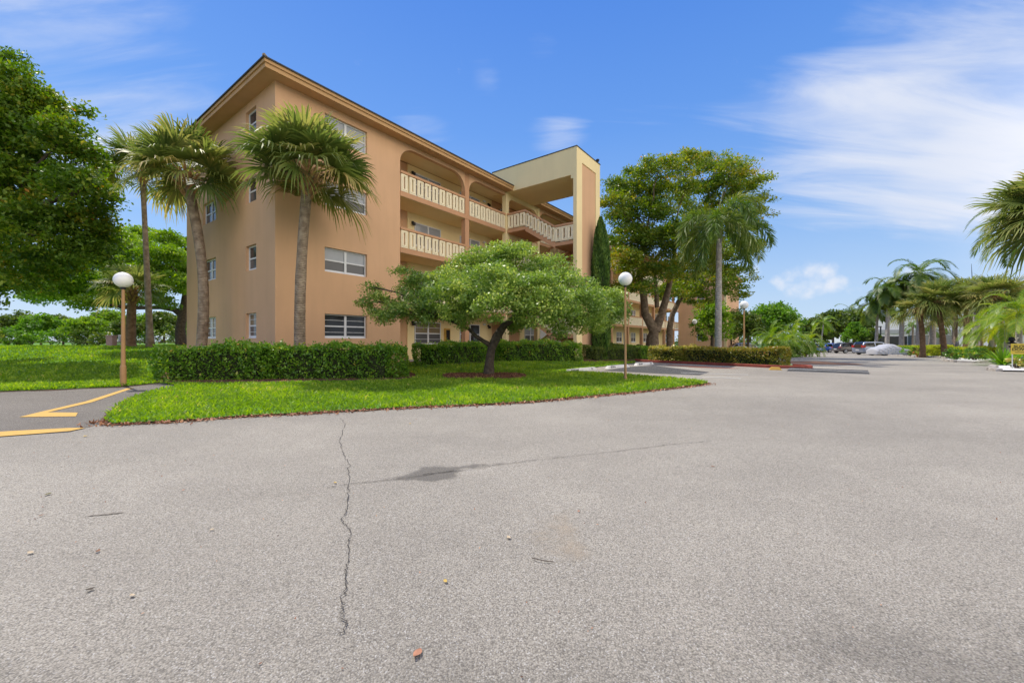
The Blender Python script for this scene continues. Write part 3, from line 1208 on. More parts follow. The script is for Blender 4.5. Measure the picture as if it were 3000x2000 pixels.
def flight(ua, ub, va, za, vb, zb, st):
    """stepped flight: stair treads with a sloping underside"""
    n = RS
    for i in range(n):
        v0, v1 = va + (vb - va) * i / n, va + (vb - va) * (i + 1) / n
        zt = za + (zb - za) * (i + .5) / n
        lo0 = za + (zb - za) * i / n - .3
        lo1 = za + (zb - za) * (i + 1) / n - .3
        y0, y1 = (v0, v1) if v0 < v1 else (v1, v0)
        l0, l1 = (lo0, lo1) if v0 < v1 else (lo1, lo0)
        st.hexa([(ua, y0, l0), (ub, y0, l0), (ub, y1, l1), (ua, y1, l1), (ua, y0, zt), (ub, y0, zt), (ub, y1, zt), (ua, y1, zt)])


for k in range(1, 4):
    F1, Fm, F0 = FL[k], FL[k] - 1.4, FL[k] - 2.8
    st.box(TU0 + .03, TU1 - .03, VL, -.062, F1 - .2, F1)
    st.box(TU0 + .03, TU1 - .03, TV + PT, VM, Fm - .2, Fm)
    flight(TU0 + .03, TU0 + 1.5, VL, F1, VM, Fm, st)
    flight(TU0 + 1.75, TU1 - .03, VL, F0, VM, Fm, st)
st.box(TU0, TU1, TV, 0, -.3, .24)
st.build('stairs', M_trim, BLD)


def rail_y(x, v0, v1, z, n, nm='railing'):
    r = B()
    y0, y1 = min(v0, v1), max(v0, v1)
    r.box(x - .04, x + .12, y0, y1, z + .95, z + 1.07)
    ro = r.build(nm, M_trim, BLD, bevel=.012)
    p = (y1 - y0) / n
    for i in range(n):
        o = link('baluster', PANEL, ro)
        o.rotation_euler = (0, 0, R(-90))
        o.location = (x + .005, y1 - p * i - (p - PW) / 2, z + .07)
    return ro


def rail_slope(x, va, za, vb, zb):
    r = B()
    p = [(x - .04, va, za + .95), (x + .12, va, za + .95), (x + .12, vb, zb + .95), (x - .04, vb, zb + .95)]
    r.hexa(p + [(a, b, c + .12) for a, b, c in p])
    ro = r.build('railing', M_trim, BLD)
    for i in range(RS):
        t = (i + .5) / RS
        o = link('baluster', PANEL_S, ro)
        o.rotation_euler = (0, 0, R(-90))
        o.location = (x + .005, va + (vb - va) * t + .125, za + (zb - za) * t + .04)


for k in range(1, 4):
    F1, Fm, F0 = FL[k], FL[k] - 1.4, FL[k] - 2.8
    x = TU0 + .03
    rail_y(x, -.07, VL, F1, 3)
    rail_slope(x, VL, F1, VM, Fm)
    rail_y(x, VM, TV + PT, Fm, 3)
    rail_slope(TU0 + 1.72, VL, F0, VM, Fm)

# --- roof
E = .55
mb = B()
e0, e1 = -E, V_END + E
u0_, u1_ = -E, U_END
mb.box(u0_, u1_, e0, e1, EAVE, EAVE + .03)
mb.build('soffit', M_soffit, BLD)
mb = B()
for (o_, z0, z1) in ((.03, EAVE - .02, EAVE + .14), (.08, EAVE + .14, EAVE + .27)):
    mb.box(-E - o_, U_END, e0 - o_, e0 + .04, z0, z1)
    mb.box(-E - o_, -E + .04, e0 + .04, e1, z0, z1)
    mb.box(-E - o_, U_END, e1, e1 + o_, z0, z1)
mb.build('fascia', M_fascia, BLD)
mb = B()
o_ = .13
zr = EAVE + .275
hw = (V_END + 2 * E + 2 * o_) / 2
rz_ = zr + hw * .2
p = [(-E - o_, e0 - o_, zr), (U_END + 8, e0 - o_, zr), (U_END + 8, e1 + o_, zr), (-E - o_, e1 + o_, zr)]
m0, m1 = (-E - o_ + hw, e0 - o_ + hw, rz_), (U_END + 8, e0 - o_ + hw, rz_)
for dz in (0,):
    mb.poly([p[0], p[1], m1, m0])
    mb.poly([p[2], p[3], m0, m1])
    mb.poly([p[3], p[0], m0])
    mb.poly([p[0], p[3], p[2], p[1]])
mb.box(-E - o_, U_END + 8, e0 - o_, e0 - o_ + .02, zr - .02, zr + .03)
mb.box(-E - o_, -E - o_ + .02, e0 - o_, e1 + o_, zr - .02, zr + .03)
rf = mb.build('roof', M_roof, BLD)
cap = B().tube([(-E - o_ + .03, e0 - o_ + .03, zr + .05), (m0[0], m0[1], rz_ + .04)], .07, 6)
cap.build('ridge_cap', mat('ridge_tile', (.3, .24, .18), .9, var=.2), rf)

# --- projecting wing at the far end
mb = B()
wall_y(mb, -6.2, 0, -.8, EAVE, [(-3.6, -2.6, FL[k] + 1.1, FL[k] + 2.2) for k in range(4)], x=U_END)
wall_x(mb, U_END, U_END + 14, -.8, EAVE, [], y=-6.2)
mb.build('wing_wall', M_wall, BLD)
for k in range(4):
    o = window('W', 1.0, 1.1, 1, M_dark, M_screen, False, (U_END + .12, -2.6, FL[k] + 1.1))
    o.rotation_euler = (0, 0, R(-90))
mb = B().box(U_END - .5, U_END + 14.5, -6.8, 5, EAVE, EAVE + .34)
mb.build('wing_fascia', M_fascia, BLD)
B().box(U_END - .01, U_END + .3, -6.5, -6.19, -.8, EAVE - .01).build('wing_column', M_cream, BLD)
# ------------------------------------------------------------------ vegetation materials
L_small = leafmat('leaf_holly', [(0, (.032, .075, .014)), (.45, (.085, .16, .03)), (.8, (.17, .245, .055)), (1, (.32, .36, .1))], rough=.42, spec=.6, trans=.24, gain=2.25)
L_big = leafmat('leaf_olive', [(0, (.03, .075, .008)), (.4, (.073, .145, .014)), (.7, (.145, .19, .02)), (.87, (.21, .2, .03)), (1, (.28, .17, .035))], rough=.4, spec=.5, trans=.3, gain=1.7)
L_left = leafmat('leaf_ficus', [(0, (.025, .07, .008)), (.5, (.07, .15, .014)), (.8, (.15, .2, .02)), (.93, (.22, .19, .03)), (1, (.3, .16, .04))], rough=.5, spec=.35, trans=.28, gain=1.65)
L_lime = leafmat('leaf_lime', [(0, (.04, .1, .01)), (.5, (.1, .21, .022)), (1, (.21, .32, .04))], rough=.5, trans=.35)
L_dark = leafmat('leaf_dark', [(0, (.02, .05, .01)), (.5, (.05, .10, .016)), (1, (.13, .18, .03))], rough=.45, trans=.22)
L_mid = leafmat('leaf_mid', [(0, (.03, .09, .01)), (.5, (.07, .18, .018)), (1, (.16, .28, .03))], rough=.5, trans=.3)
L_hedge = leafmat('leaf_hedge', [(0, (.02, .06, .007)), (.5, (.055, .145, .013)), (.85, (.13, .24, .024)), (1, (.26, .2, .05))], rough=.33, spec=.55, trans=.25, gain=2.1)
L_croton = leafmat('leaf_croton', [(0, (.045, .1, .015)), (.45, (.13, .19, .025)), (.75, (.34, .37, .08)), (1, (.5, .52, .2))], rough=.35, spec=.5, trans=.2, gain=1.15)
L_bronze = leafmat('leaf_bronze', [(0, (.035, .06, .008)), (.5, (.09, .12, .015)), (.85, (.15, .12, .02)), (1, (.2, .09, .03))], rough=.4, trans=.2, gain=2.0)
L_yellow = leafmat('leaf_duranta', [(0, (.11, .2, .015)), (.5, (.28, .4, .03)), (1, (.42, .54, .05))], rough=.5, trans=.3, gain=1.15)
L_redf = leafmat('leaf_ixora', [(0, (.05, .11, .02)), (.5, (.12, .17, .03)), (.7, (.45, .11, .04)), (1, (.6, .14, .06))], rough=.5, trans=.2, gain=1.15)
L_palm = leafmat('palm_blade', [(0, (.04, .08, .02)), (.5, (.10, .155, .04)), (.85, (.2, .23, .075)), (1, (.27, .26, .1))], rough=.5, spec=.25, trans=.32)
L_royal = leafmat('palm_feather', [(0, (.025, .065, .012)), (.5, (.06, .125, .02)), (1, (.14, .19, .035))], rough=.45, spec=.45, trans=.25)
L_areca = leafmat('palm_yellow', [(0, (.045, .13, .014)), (.5, (.12, .25, .026)), (1, (.27, .36, .05))], rough=.42, spec=.5, trans=.3, gain=1.15)
L_agave = leafmat('agave_blade', [(0, (.06, .085, .085)), (1, (.16, .2, .2))], rough=.5, trans=.05, gain=1.15)
L_cyp = leafmat('leaf_cypress', [(0, (.018, .055, .01)), (.6, (.05, .12, .018)), (1, (.1, .19, .03))], rough=.6, trans=.15)
L_grass = leafmat('grass_blade', [(0, (.06, .14, .014)), (.5, (.128, .265, .026)), (.9, (.24, .39, .045)), (1, (.42, .39, .14))], rough=.5, spec=.35, trans=.4, gain=1.25)
L_litter = leafmat('leaf_litter', [(0, (.06, .035, .02)), (.5, (.2, .11, .06)), (1, (.42, .32, .2))], rough=.9, trans=.05, gain=1.15)
M_bark = mat('bark_dark', (.05, .038, .028), .95, scale=9, col2=(.13, .1, .075), detail=8, bump=1.0, bscale=22)
M_bark2 = mat('bark_brown', (.1, .07, .045), .95, scale=6, col2=(.24, .175, .12), detail=8, bump=1.0, bscale=18)
M_boots = mat('palm_boot', (.22, .11, .05), .9, scale=7, col2=(.5, .3, .15), detail=6)


def trunkmat(name, a, b_, ring):
    m = mat(name, a, .92, scale=5, col2=b_, detail=8, bump=.0)
    nt = m.node_tree
    N, L = nt.nodes, nt.links
    tc = N.new('ShaderNodeTexCoord')
    w = N.new('ShaderNodeTexWave')
    w.bands_direction = 'Z'
    w.inputs['Scale'].default_value = ring
    w.inputs['Distortion'].default_value = 5
    w.inputs['Detail'].default_value = 4
    w.inputs['Detail Scale'].default_value = 2.5
    L.new(tc.outputs['Object'], w.inputs['Vector'])
    bp = N.new('ShaderNodeBump')
    bp.inputs['Strength'].default_value = .8
    bp.inputs['Distance'].default_value = .03
    L.new(w.outputs['Fac'], bp.inputs['Height'])
    L.new(bp.outputs[0], N['Principled BSDF'].inputs['Normal'])
    return m


M_sabal = trunkmat('sabal_trunk', (.2, .145, .1), (.44, .345, .25), 5.0)
M_sabal2 = trunkmat('sabal_trunk_brown', (.15, .085, .048), (.3, .19, .115), 5.0)
M_royalt = trunkmat('royal_trunk', (.32, .285, .25), (.5, .46, .41), 2.5)
M_shaft = mat('crown_shaft', (.12, .17, .05), .5, scale=3, col2=(.22, .24, .09))


# ------------------------------------------------------------------ palms
def fan_frond(base, d, Lp, Lb, n=34, droop=.35, wind=(0, 0, 0)):
    """one fan leaf: petiole and blade; returns (V, F, T)"""
    d = np.array(d) / np.linalg.norm(d)
    up = np.array([0, 0, 1.0])
    s = np.cross(d, up)
    if np.linalg.norm(s) < .05:
        s = np.array([1.0, 0, 0])
    s /= np.linalg.norm(s)
    nrm = np.cross(s, d)
    ro = rng.normal(0, .3)
    s, nrm = s * math.cos(ro) + nrm * math.sin(ro), nrm * math.cos(ro) - s * math.sin(ro)
    wind = np.array(wind)
    hub = base + d * Lp + np.array([0, 0, -.12 * Lp * (1 - abs(d[2]))]) + wind * Lp * .3
    d2 = d * .9 + np.array([0, 0, -.3 * droop]) + wind * .4
    d2 /= np.linalg.norm(d2)
    t0 = float(np.clip(rng.normal(.42, .16), 0, 1))
    V, Fc, T = [], [], []
    w = .018
    V += [base - s * w * 1.6, base + s * w * 1.6, hub + s * w, hub - s * w]
    Fc.append((0, 1, 2, 3))
    T += [t0 * .6 + .35] * 4
    A = np.linspace(-2.15, 2.15, n) + rng.normal(0, .03, n)
    for a in A:
        c, si = math.cos(a), math.sin(a)
        di = d2 * c + s * si + nrm * (.28 * abs(si) - .1 * c)
        di /= np.linalg.norm(di)
        Lf = Lb * (1 - .22 * abs(a) / 2.15) * rng.uniform(.88, 1.08)
        pw = np.cross(di, nrm)
        nn = np.linalg.norm(pw)
        pw = pw / nn if nn > .05 else s
        dr_ = droop * rng.uniform(.6, 1.5)
        g1 = np.array([0, 0, -1.0])
        p0 = hub + di * .04
        p1 = hub + di * Lf * .5 + g1 * Lf * .05 * dr_
        p2 = hub + di * Lf * .78 + g1 * Lf * .22 * dr_ + wind * Lf * .15
        p3 = hub + di * Lf * .97 + g1 * Lf * .62 * dr_ + wind * Lf * .3
        w0, w1, w2 = .012, .03 * Lb, .02 * Lb
        i = len(V)
        V += [p0 - pw * w0, p0 + pw * w0, p1 - pw * w1, p1 + pw * w1, p2 - pw * w2, p2 + pw * w2, p3 - pw * .002, p3 + pw * .002]
        Fc += [(i, i + 1, i + 3, i + 2), (i + 2, i + 3, i + 5, i + 4), (i + 4, i + 5, i + 7, i + 6)]
        tt = np.clip(t0 + rng.normal(0, .12), 0, 1)
        T += [tt * .8, tt * .8, tt, tt, tt + .08, tt + .08, min(1, tt + .3), min(1, tt + .3)]
    return np.array(V), np.array(Fc), np.clip(np.array(T), 0, 1)


def fan_palm(name, loc, top, crown_r, n, label, cat='palm tree', rt=(.2, .17), lean=(0, 0), bend=(0, 0), wind=(0, 0, 0), group=None, tm=None, n_leaf=34, boots=True, lo=-.62, skirt=0, boot_len=.85, swell=1.25):
    """loc: ground point, top: world offset of the trunk head from loc."""
    root = thing(name, loc, label, cat, group)
    top = Vector(top)
    pts, rad = [], []
    K = 14
    for i in range(K + 1):
        t = i / K
        p = Vector((top.x * t + bend[0] * math.sin(math.pi * t), top.y * t + bend[1] * math.sin(math.pi * t), -.1 + (top.z + .1) * t))
        pts.append(p)
        r_ = rt[0] + (rt[1] - rt[0]) * t
        r_ *= 1 + .35 * max(0, .12 - t) / .12 + (swell - 1) * max(0, (t - .82) / .18) + rng.normal(0, .025)
        rad.append(r_)
    MB().tube(pts, rad, 12).build('trunk', tm or M_sabal, root, smooth=True)
    base = np.array(top)
    if boots:
        b = MB()
        nb = 34
        for i in range(nb):
            a = i * 2.4
            h = -boot_len + boot_len * 1.15 * (i / nb)
            o = Vector((math.cos(a), math.sin(a), 0))
            tpos = min(1.0, max(0, (top.z + h) / top.z))
            c = Vector((top.x * tpos, top.y * tpos, top.z + h))
            p0 = c + o * rt[1] * .85
            p1 = c + o * (rt[1] * 1.7) + Vector((0, 0, .2))
            p2 = c + o * (rt[1] * 1.9 + .2) + Vector((0, 0, .42))
            sd = Vector((-o.y, o.x, 0))
            b.hexa([p0 - sd * .08, p0 + sd * .08, p0 + sd * .07 - o * .05, p0 - sd * .07 - o * .05, p1 - sd * .055, p1 + sd * .055, p1 + sd * .05 - o * .04, p1 - sd * .05 - o * .04])
            b.hexa([p1 - sd * .055, p1 + sd * .055, p1 + sd * .05 - o * .04, p1 - sd * .05 - o * .04, p2 - sd * .03, p2 + sd * .03, p2 + sd * .03 - o * .03, p2 - sd * .03 - o * .03])
        b.build('boots', M_boots, root)
    parts = []
    for i in range(n):
        t = (i + .5) / n
        el = math.asin(max(-1, min(1, 1 - (1 - lo) * t)))
        a = i * 2.39996 + rng.normal(0, .15)
        el += rng.normal(0, .08)
        d = (math.cos(el) * math.cos(a), math.cos(el) * math.sin(a), math.sin(el))
        k = rng.uniform(.9, 1.08)
        bb = base + np.array([d[0], d[1], 0]) * rt[1] * .5 + np.array([0, 0, .12 * (1 - t) + .05])
        parts.append(fan_frond(bb, d, crown_r * .47 * k, crown_r * .6 * k, n=n_leaf, droop=.22 + .6 * t * t + (.12 if el > 1.0 else 0), wind=wind))
    V, Fc, T = join_np(parts)
    link('crown', np_mesh('crown', V, Fc, L_palm, T), root)
    return root


def feather(base, d, Lr, Ll, m=34, sag=.9, plume=False, wind=(0, 0, 0), tone=.45, lw=.03, vee=.35):
    d = np.array(d, float) / np.linalg.norm(d)
    wind = np.array(wind)
    n = 13
    pts, dirs = [], []
    p, v = np.array(base, float), d.copy()
    st = Lr / (n - 1)
    for i in range(n):
        pts.append(p.copy())
        dirs.append(v / np.linalg.norm(v))
        v = v + np.array([0, 0, -sag / n * (1.0 + 1.2 * i / n)]) + wind * (1.0 / n) * 1.6
        v /= np.linalg.norm(v)
        p = p + v * st
    pts, dirs = np.array(pts), np.array(dirs)
    V, Fc, T = [], [], []
    s0 = np.cross(d, [0, 0, 1.0])
    s0 = s0 / np.linalg.norm(s0) if np.linalg.norm(s0) > .05 else np.array([1.0, 0, 0])
    for i in range(n):                     # rachis
        w = .028 * (1 - i / n) + .004
        V += [pts[i] - s0 * w, pts[i] + s0 * w]
        T += [.75, .75]
        if i:
            k = 2 * i
            Fc.append((k - 2, k - 1, k + 1, k))
    t0 = float(np.clip(rng.normal(tone, .14), 0, 1))
    for j in range(m):
        t = .1 + .9 * (j + .5) / m
        x = t * (n - 1)
        i = min(int(x), n - 2)
        f = x - i
        q = pts[i] * (1 - f) + pts[i + 1] * f
        dd = dirs[i] * (1 - f) + dirs[i + 1] * f
        sd = np.cross(dd, [0, 0, 1.0])
        nl = np.linalg.norm(sd)
        sd = sd / nl if nl > .05 else s0
        up = np.cross(sd, dd)
        L_ = Ll * (.45 + .75 * math.sin(math.pi * min(1, t * .85 + .12))) * rng.uniform(.85, 1.1)
        angs = (0, 1) if not plume else (0, 1, 2, 3)
        for sgn in angs:
            if plume:
                ang = rng.uniform(0, 2 * math.pi)
                o = sd * math.cos(ang) + up * math.sin(ang)
            else:
                o = sd * (1 if sgn else -1) + up * (vee * rng.uniform(.4, 1.4))
            di = o * .85 + dd * (.55 + .5 * t)
            di /= np.linalg.norm(di)
            pw = np.cross(di, up if not plume else rng.normal(size=3))
            pw /= max(np.linalg.norm(pw), 1e-6)
            g1 = np.array([0, 0, -1.0])
            p1 = q + di * L_ * .5 + g1 * L_ * .07 + wind * L_ * .12
            p2 = q + di * L_ * .95 + g1 * L_ * .34 + wind * L_ * .35
            k = len(V)
            V += [q - pw * lw * .35, q + pw * lw * .35, p1 - pw * lw, p1 + pw * lw, p2 - pw * .003, p2 + pw * .003]
            Fc += [(k, k + 1, k + 3, k + 2), (k + 2, k + 3, k + 5, k + 4)]
            tt = float(np.clip(t0 + rng.normal(0, .12), 0, 1))
            T += [tt] * 4 + [min(1, tt + .12)] * 2
    return np.array(V), np.array(Fc), np.array(T)


def feather_palm(name, loc, top, Lr, Ll, n, label, cat='palm tree', rt=(.2, .16), plume=False, wind=(0, 0, 0), lm=None, tm=None, shaft=1.2, lo=-.5, hi=1.45, sag=.9, m=34, group=None, spear=False, bend=(0, 0), lw=.03, tone=.45):
    root = thing(name, loc, label, cat, group)
    top = Vector(top)
    pts, rad = [], []
    K = 12
    for i in range(K + 1):
        t = i / K
        pts.append(Vector((top.x * t + bend[0] * math.sin(math.pi * t), top.y * t + bend[1] * math.sin(math.pi * t), -.15 + (top.z + .15) * t)))
        rad.append((rt[0] + (rt[1] - rt[0]) * t) * (1 + .4 * max(0, .08 - t) / .08 + rng.normal(0, .012)))
    MB().tube(pts, rad, 12).build('trunk', tm or M_royalt, root, smooth=True)
    tp = top.copy()
    if shaft:
        MB().tube([top - Vector((0, 0, .02)), top + Vector((0, 0, .15)), top + Vector((0, 0, shaft * .6)), top + Vector((0, 0, shaft))], [rt[1] * 1.0, rt[1] * 1.2, rt[1] * .85, rt[1] * .35], 10).build('crown_shaft', M_shaft, root, smooth=True)
        tp = top + Vector((0, 0, shaft * .85))
    parts = []
    for i in range(n):
        t = (i + .5) / n
        el = hi + (lo - hi) * t ** .85 + rng.normal(0, .08)
        a = i * 2.39996 + rng.normal(0, .2)
        d = np.array((math.cos(el) * math.cos(a), math.cos(el) * math.sin(a), math.sin(el)))
        parts.append(feather(np.array(tp) + d * .05, d, Lr * rng.uniform(.85, 1.08), Ll, m=m, sag=sag * (1 + .25 * (el > .6)), plume=plume, wind=wind, lw=lw, tone=tone))
    V, Fc, T = join_np(parts)
    link('crown', np_mesh('crown', V, Fc, lm or L_royal, T), root)
    if spear:
        MB().tube([tp, tp + Vector((.05, 0, 1.1)), tp + Vector((.35, 0, 2.4))], [.05, .04, .004], 6).build('spear_leaf', M_shaft, root)
    return root


# ------------------------------------------------------------------ broadleaf trees and hedges
def limb(mb, a, b, r0, r1, sagk=.12, n=7, wob=.05):
    a, b = Vector(a), Vector(b)
    Lr = (b - a).length
    pts, rad = [], []
    for i in range(n + 1):
        t = i / n
        p = a.lerp(b, t) + Vector((rng.normal(0, wob) * Lr * .3 * math.sin(math.pi * t), rng.normal(0, wob) * Lr * .3 * math.sin(math.pi * t), sagk * Lr * math.sin(math.pi * t)))
        pts.append(p)
        rad.append(r0 + (r1 - r0) * t)
    mb.tube(pts, rad, 8, cap=False)
    return pts


def lobes_crown(lobes, n_clump, per, Lg, Wd, cr=.5, flat=.55, up=.45, shell=.55, tvar=.16, upw=True, outw=True):
    """lobes: (x, y, z, rx, ry, rz). Clumps of leaves are scattered in each lobe, most near its surface."""
    L_ = np.array(lobes, float)
    vol = (L_[:, 3] * L_[:, 4] + L_[:, 3] * L_[:, 5] + L_[:, 4] * L_[:, 5])
    cnt = np.maximum(3, (n_clump * vol / vol.sum()).astype(int))
    C, Rr, O, TB = [], [], [], []
    for l, k in zip(L_, cnt):
        d = unit(rng.normal(size=(k, 3)))
        d[:, 2] = np.where((d[:, 2] < -.3) & (rng.random(k) < .5), -d[:, 2], d[:, 2])
        r = shell + (1.04 - shell) * rng.random((k, 1)) ** .7
        C.append(l[:3] + d * r * l[3:6])
        Rr.append(cr * rng.uniform(.6, 1.25, k))
        o = d.copy()
        o[:, 2] *= .35
        O.append(unit(o))
        TB.append(np.clip(rng.normal(.42, tvar * .75, k) + rng.normal(0, .06), 0, 1))
    C, Rr, O, TB = np.vstack(C), np.concatenate(Rr), np.vstack(O), np.concatenate(TB)
    return clumps(C, Rr, per, Lg, Wd, up=up, flat=flat, out=O if outw else None, tbias=TB)


def tree(name, loc, label, lobes, n_clump, per, leaf, lm, bark, trunk, limbs=8, cr=.5, flat=.5, cat='tree', group=None, up=.45, shell=.55, r_limb=.12, tvar=.16):
    """lobes are in world coordinates; trunk: list of (point, radius) world."""
    loc = Vector(loc)
    root = thing(name, loc, label, cat, group)
    lo = [(l[0] - loc.x, l[1] - loc.y, l[2] - loc.z, *l[3:]) for l in lobes]
    V, Fc, T = lobes_crown(lo, n_clump, per, leaf[0], leaf[1], cr=cr, flat=flat, up=up, shell=shell, tvar=tvar)
    link('crown', np_mesh('crown', V, Fc, lm, T), root)
    mb_ = MB()
    for path in trunk:
        mb_.tube([Vector(p) - loc for p, r in path], [r for p, r in path], 10, cap=False)
    ends = [path[-1] for path in trunk]
    for i, l in enumerate(lo[:limbs]):
        e, r = min(ends, key=lambda q: (Vector(q[0]) - loc - Vector(l[:3])).length)
        limb(mb_, Vector(e) - loc, Vector(l[:3]), min(r * .7, r_limb), .03, sagk=.06, wob=.08)
    mb_.build('trunk', bark, root, smooth=True)
    return root


def hedge(name, path, width, height, label, lm, dens=900, leaf=(.085, .045), core=None, group=None, cat='hedge', round_=.15, top_var=.05, up=.35, tmean=.45, sprout=.0, z0=.05):
    """path: centre line on the ground."""
    path = [Vector((p[0], p[1])) for p in path]
    c = path[len(path) // 2]
    loc = Vector((c.x, c.y, g(c.x, c.y)))
    root = thing(name, loc, label, cat, group)
    segs = [(path[i], path[i + 1]) for i in range(len(path) - 1)]
    Ls = np.array([(b - a).length for a, b in segs])
    tot = Ls.sum()
    area = tot * (width + 2 * height) + 2 * width * height
    n = int(area * dens)
    P, Nn = [], []
    u = rng.random(n) * (tot + width * 1.9) - width * .45
    cum = np.concatenate([[0], np.cumsum(Ls)])
    perim = width + 2 * height
    s = rng.random(n) * perim
    side = np.where(s < height, 0, np.where(s < height + width, 1, 2))
    pos = np.empty((n, 3))
    nor = np.zeros((n, 3))
    wav = 1.0
    for i in range(n):
        uu = u[i] - width / 2
        endk = 0
        if uu < 0 or uu > tot:              # the ends are rounded off
            endk = -1 if uu < 0 else 1
        uc = min(max(uu, 0), tot - 1e-6)
        k = int(np.searchsorted(cum, uc, side='right') - 1)
        a, b = segs[k]
        d = (b - a).normalized()
        nn = Vector((-d.y, d.x))
        p = a + d * (uc - cum[k])
        hv = height * (1 + top_var * math.sin(uc * 1.9 + loc.x) + top_var * .7 * math.sin(uc * 4.3 + 2))
        wv = width * (1 + .05 * math.sin(uc * 2.3 + 1) + .05 * math.sin(uc * 5.1))
        if side[i] == 1:
            off, z = (s[i] - height - width / 2) / width * wv, hv
            nr = Vector((0, 0, 1))
        else:
            z = (s[i] if side[i] == 0 else s[i] - height - width) / height * hv
            sg = -1 if side[i] == 0 else 1
            off = sg * wv / 2
            nr = Vector((nn.x * sg, nn.y * sg, 0))
        q = p + nn * off
        if endk:
            r_ = abs(off)
            e = random.uniform(0, 1)
            ext = math.sqrt(max(0, (wv / 2) ** 2 - off * off * .999)) if side[i] == 1 else 0
            if side[i] == 1:
                q = q + d * endk * ext * e
            else:
                an = random.uniform(0, math.pi / 2)
                q = p + nn * (sg * wv / 2 * math.cos(an)) + d * endk * wv / 2 * math.sin(an)
                nr = Vector((nn.x * sg * math.cos(an) + d.x * endk * math.sin(an), nn.y * sg * math.cos(an) + d.y * endk * math.sin(an), 0))
        # round the top edges
        ex = max(0, z - (hv - round_)) if side[i] != 1 else max(0, abs(off) - (wv / 2 - round_))
        if side[i] != 1:
            q = q - Vector((nr.x, nr.y)) * ex * ex / max(round_, .01) * .5
        else:
            z = z - ex * ex / max(round_, .01) * .5
        pos[i] = (q.x, q.y, g(q.x, q.y) + max(z, z0))
        nor[i] = nr
    depth = np.abs(rng.normal(0, .07, (n, 1)))
    bump_ = .045 * np.sin(pos[:, 0:1] * 5.1 + pos[:, 2:3] * 4) + .04 * np.sin(pos[:, 0:1] * 11 + pos[:, 1:2] * 7 + pos[:, 2:3] * 9)
    pos = pos - nor * depth + nor * bump_
    if sprout:
        m_ = (rng.random(n) < sprout) & (side == 1)
        pos[m_, 2] += rng.random(m_.sum()) * .16
    pos -= np.array(loc)
    cl = np.sin(pos[:, 0] * 6.3 + 1) * np.sin(pos[:, 2] * 7.1 + pos[:, 1] * 3) * .12
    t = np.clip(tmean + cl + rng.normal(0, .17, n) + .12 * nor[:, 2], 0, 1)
    V, Fc, T = leaves(pos, leaf[0], leaf[1], t, up=up, axis=unit(nor + rng.normal(0, .6, (n, 3)) + np.array([0, 0, .35])), axis_w=.55)
    link('foliage', np_mesh('foliage', V, Fc, lm, T), root)
    cb = MB()
    for a, b in segs:
        d = (b - a).normalized()
        nn = Vector((-d.y, d.x))
        w2 = width / 2 - .15
        a, b = (a + d * .05 if a == path[0] else a), (b - d * .05 if b == path[-1] else b)
        q = [a + nn * w2, b + nn * w2, b - nn * w2, a - nn * w2]
        zz = [g(p.x, p.y) for p in q]
        cb.hexa([(p.x - loc.x, p.y - loc.y, z - loc.z) for p, z in zip(q, zz)] + [(p.x - loc.x, p.y - loc.y, z - loc.z + height - .16) for p, z in zip(q, zz)])
    cb.build('twigs', core or M_twig, root)
    return root


M_twig = mat('dense_twigs', (.014, .022, .008), 1.0, scale=25, col2=(.04, .045, .018), detail=8, bump=1.0, bscale=40)


def shrub(name, loc, r, h, label, lm, n=1200, leaf=(.12, .06), cat='shrub', group=None, up=.4, cr=.16):
    root = thing(name, loc, label, cat, group)
    k = max(10, n // 22)
    V, Fc, T = lobes_crown([(0, 0, h * .5, r, r, h * .5)], k, 22, leaf[0], leaf[1], cr=cr, flat=.8, up=up, shell=.5, tvar=.2)
    link('foliage', np_mesh('foliage', V, Fc, lm, T), root)
    mb_ = MB()
    for i in range(6):
        a = i * 1.05
        mb_.tube([(0, 0, -.05), (r * .4 * math.cos(a), r * .4 * math.sin(a), h * .55)], [.03, .012], 5)
    mb_.build('stems', M_bark, root)
    return root


def straps(name, loc, r, h, n, label, lm, w=.06, cat='plant', group=None, arch_=.5, lo=.15):
    """rosette of strap or sword leaves"""
    root = thing(name, loc, label, cat, group)
    V, Fc, T = [], [], []
    for i in range(n):
        a = i * 2.39996 + rng.normal(0, .2)
        el = lo + (1.45 - lo) * rng.random() ** .9
        d = np.array((math.cos(el) * math.cos(a), math.cos(el) * math.sin(a), math.sin(el)))
        sd = np.array((-math.sin(a), math.cos(a), 0))
        Ln = (r * math.cos(el) + h * math.sin(el)) * rng.uniform(.8, 1.1)
        t = float(np.clip(rng.normal(.5, .2), 0, 1))
        b = len(V)
        for q, ww in ((0, .6), (.35, 1), (.7, .8), (1, .03)):
            p = d * Ln * q + np.array((0, 0, -arch_ * Ln * q * q * math.cos(el)))
            p[2] = max(p[2], .03)
            V += [p - sd * w * ww, p + sd * w * ww]
            T += [t, t]
        for q in range(3):
            Fc.append((b + 2 * q, b + 2 * q + 1, b + 2 * q + 3, b + 2 * q + 2))
    link('leaves', np_mesh('leaves', np.array(V), np.array(Fc), lm, np.array(T)), root)
    return root


def PL(lst, Y, flat=.85, ydep=2.2, xs=1.0, yr=None):
    """photograph-placed lobes -> world lobes at about distance Y (radius in photograph pixels)"""
    out = []
    for (px, py, r) in lst:
        yy = Y + rng.uniform(-ydep, ydep)
        p = at(px, py, yy)
        R_ = r / F * yy
        out.append((p.x, p.y, p.z, R_ * xs, (yr or R_), R_ * flat))
    return out


# ------------------------------------------------------------------ street lamps
M_globe = mat('white_globe', (.86, .85, .82), .35, var=.03, scale=2, spec=.5)
M_post = mat('tan_post', (.42, .235, .1), .55, var=.08, scale=5, spec=.4, detail=6)


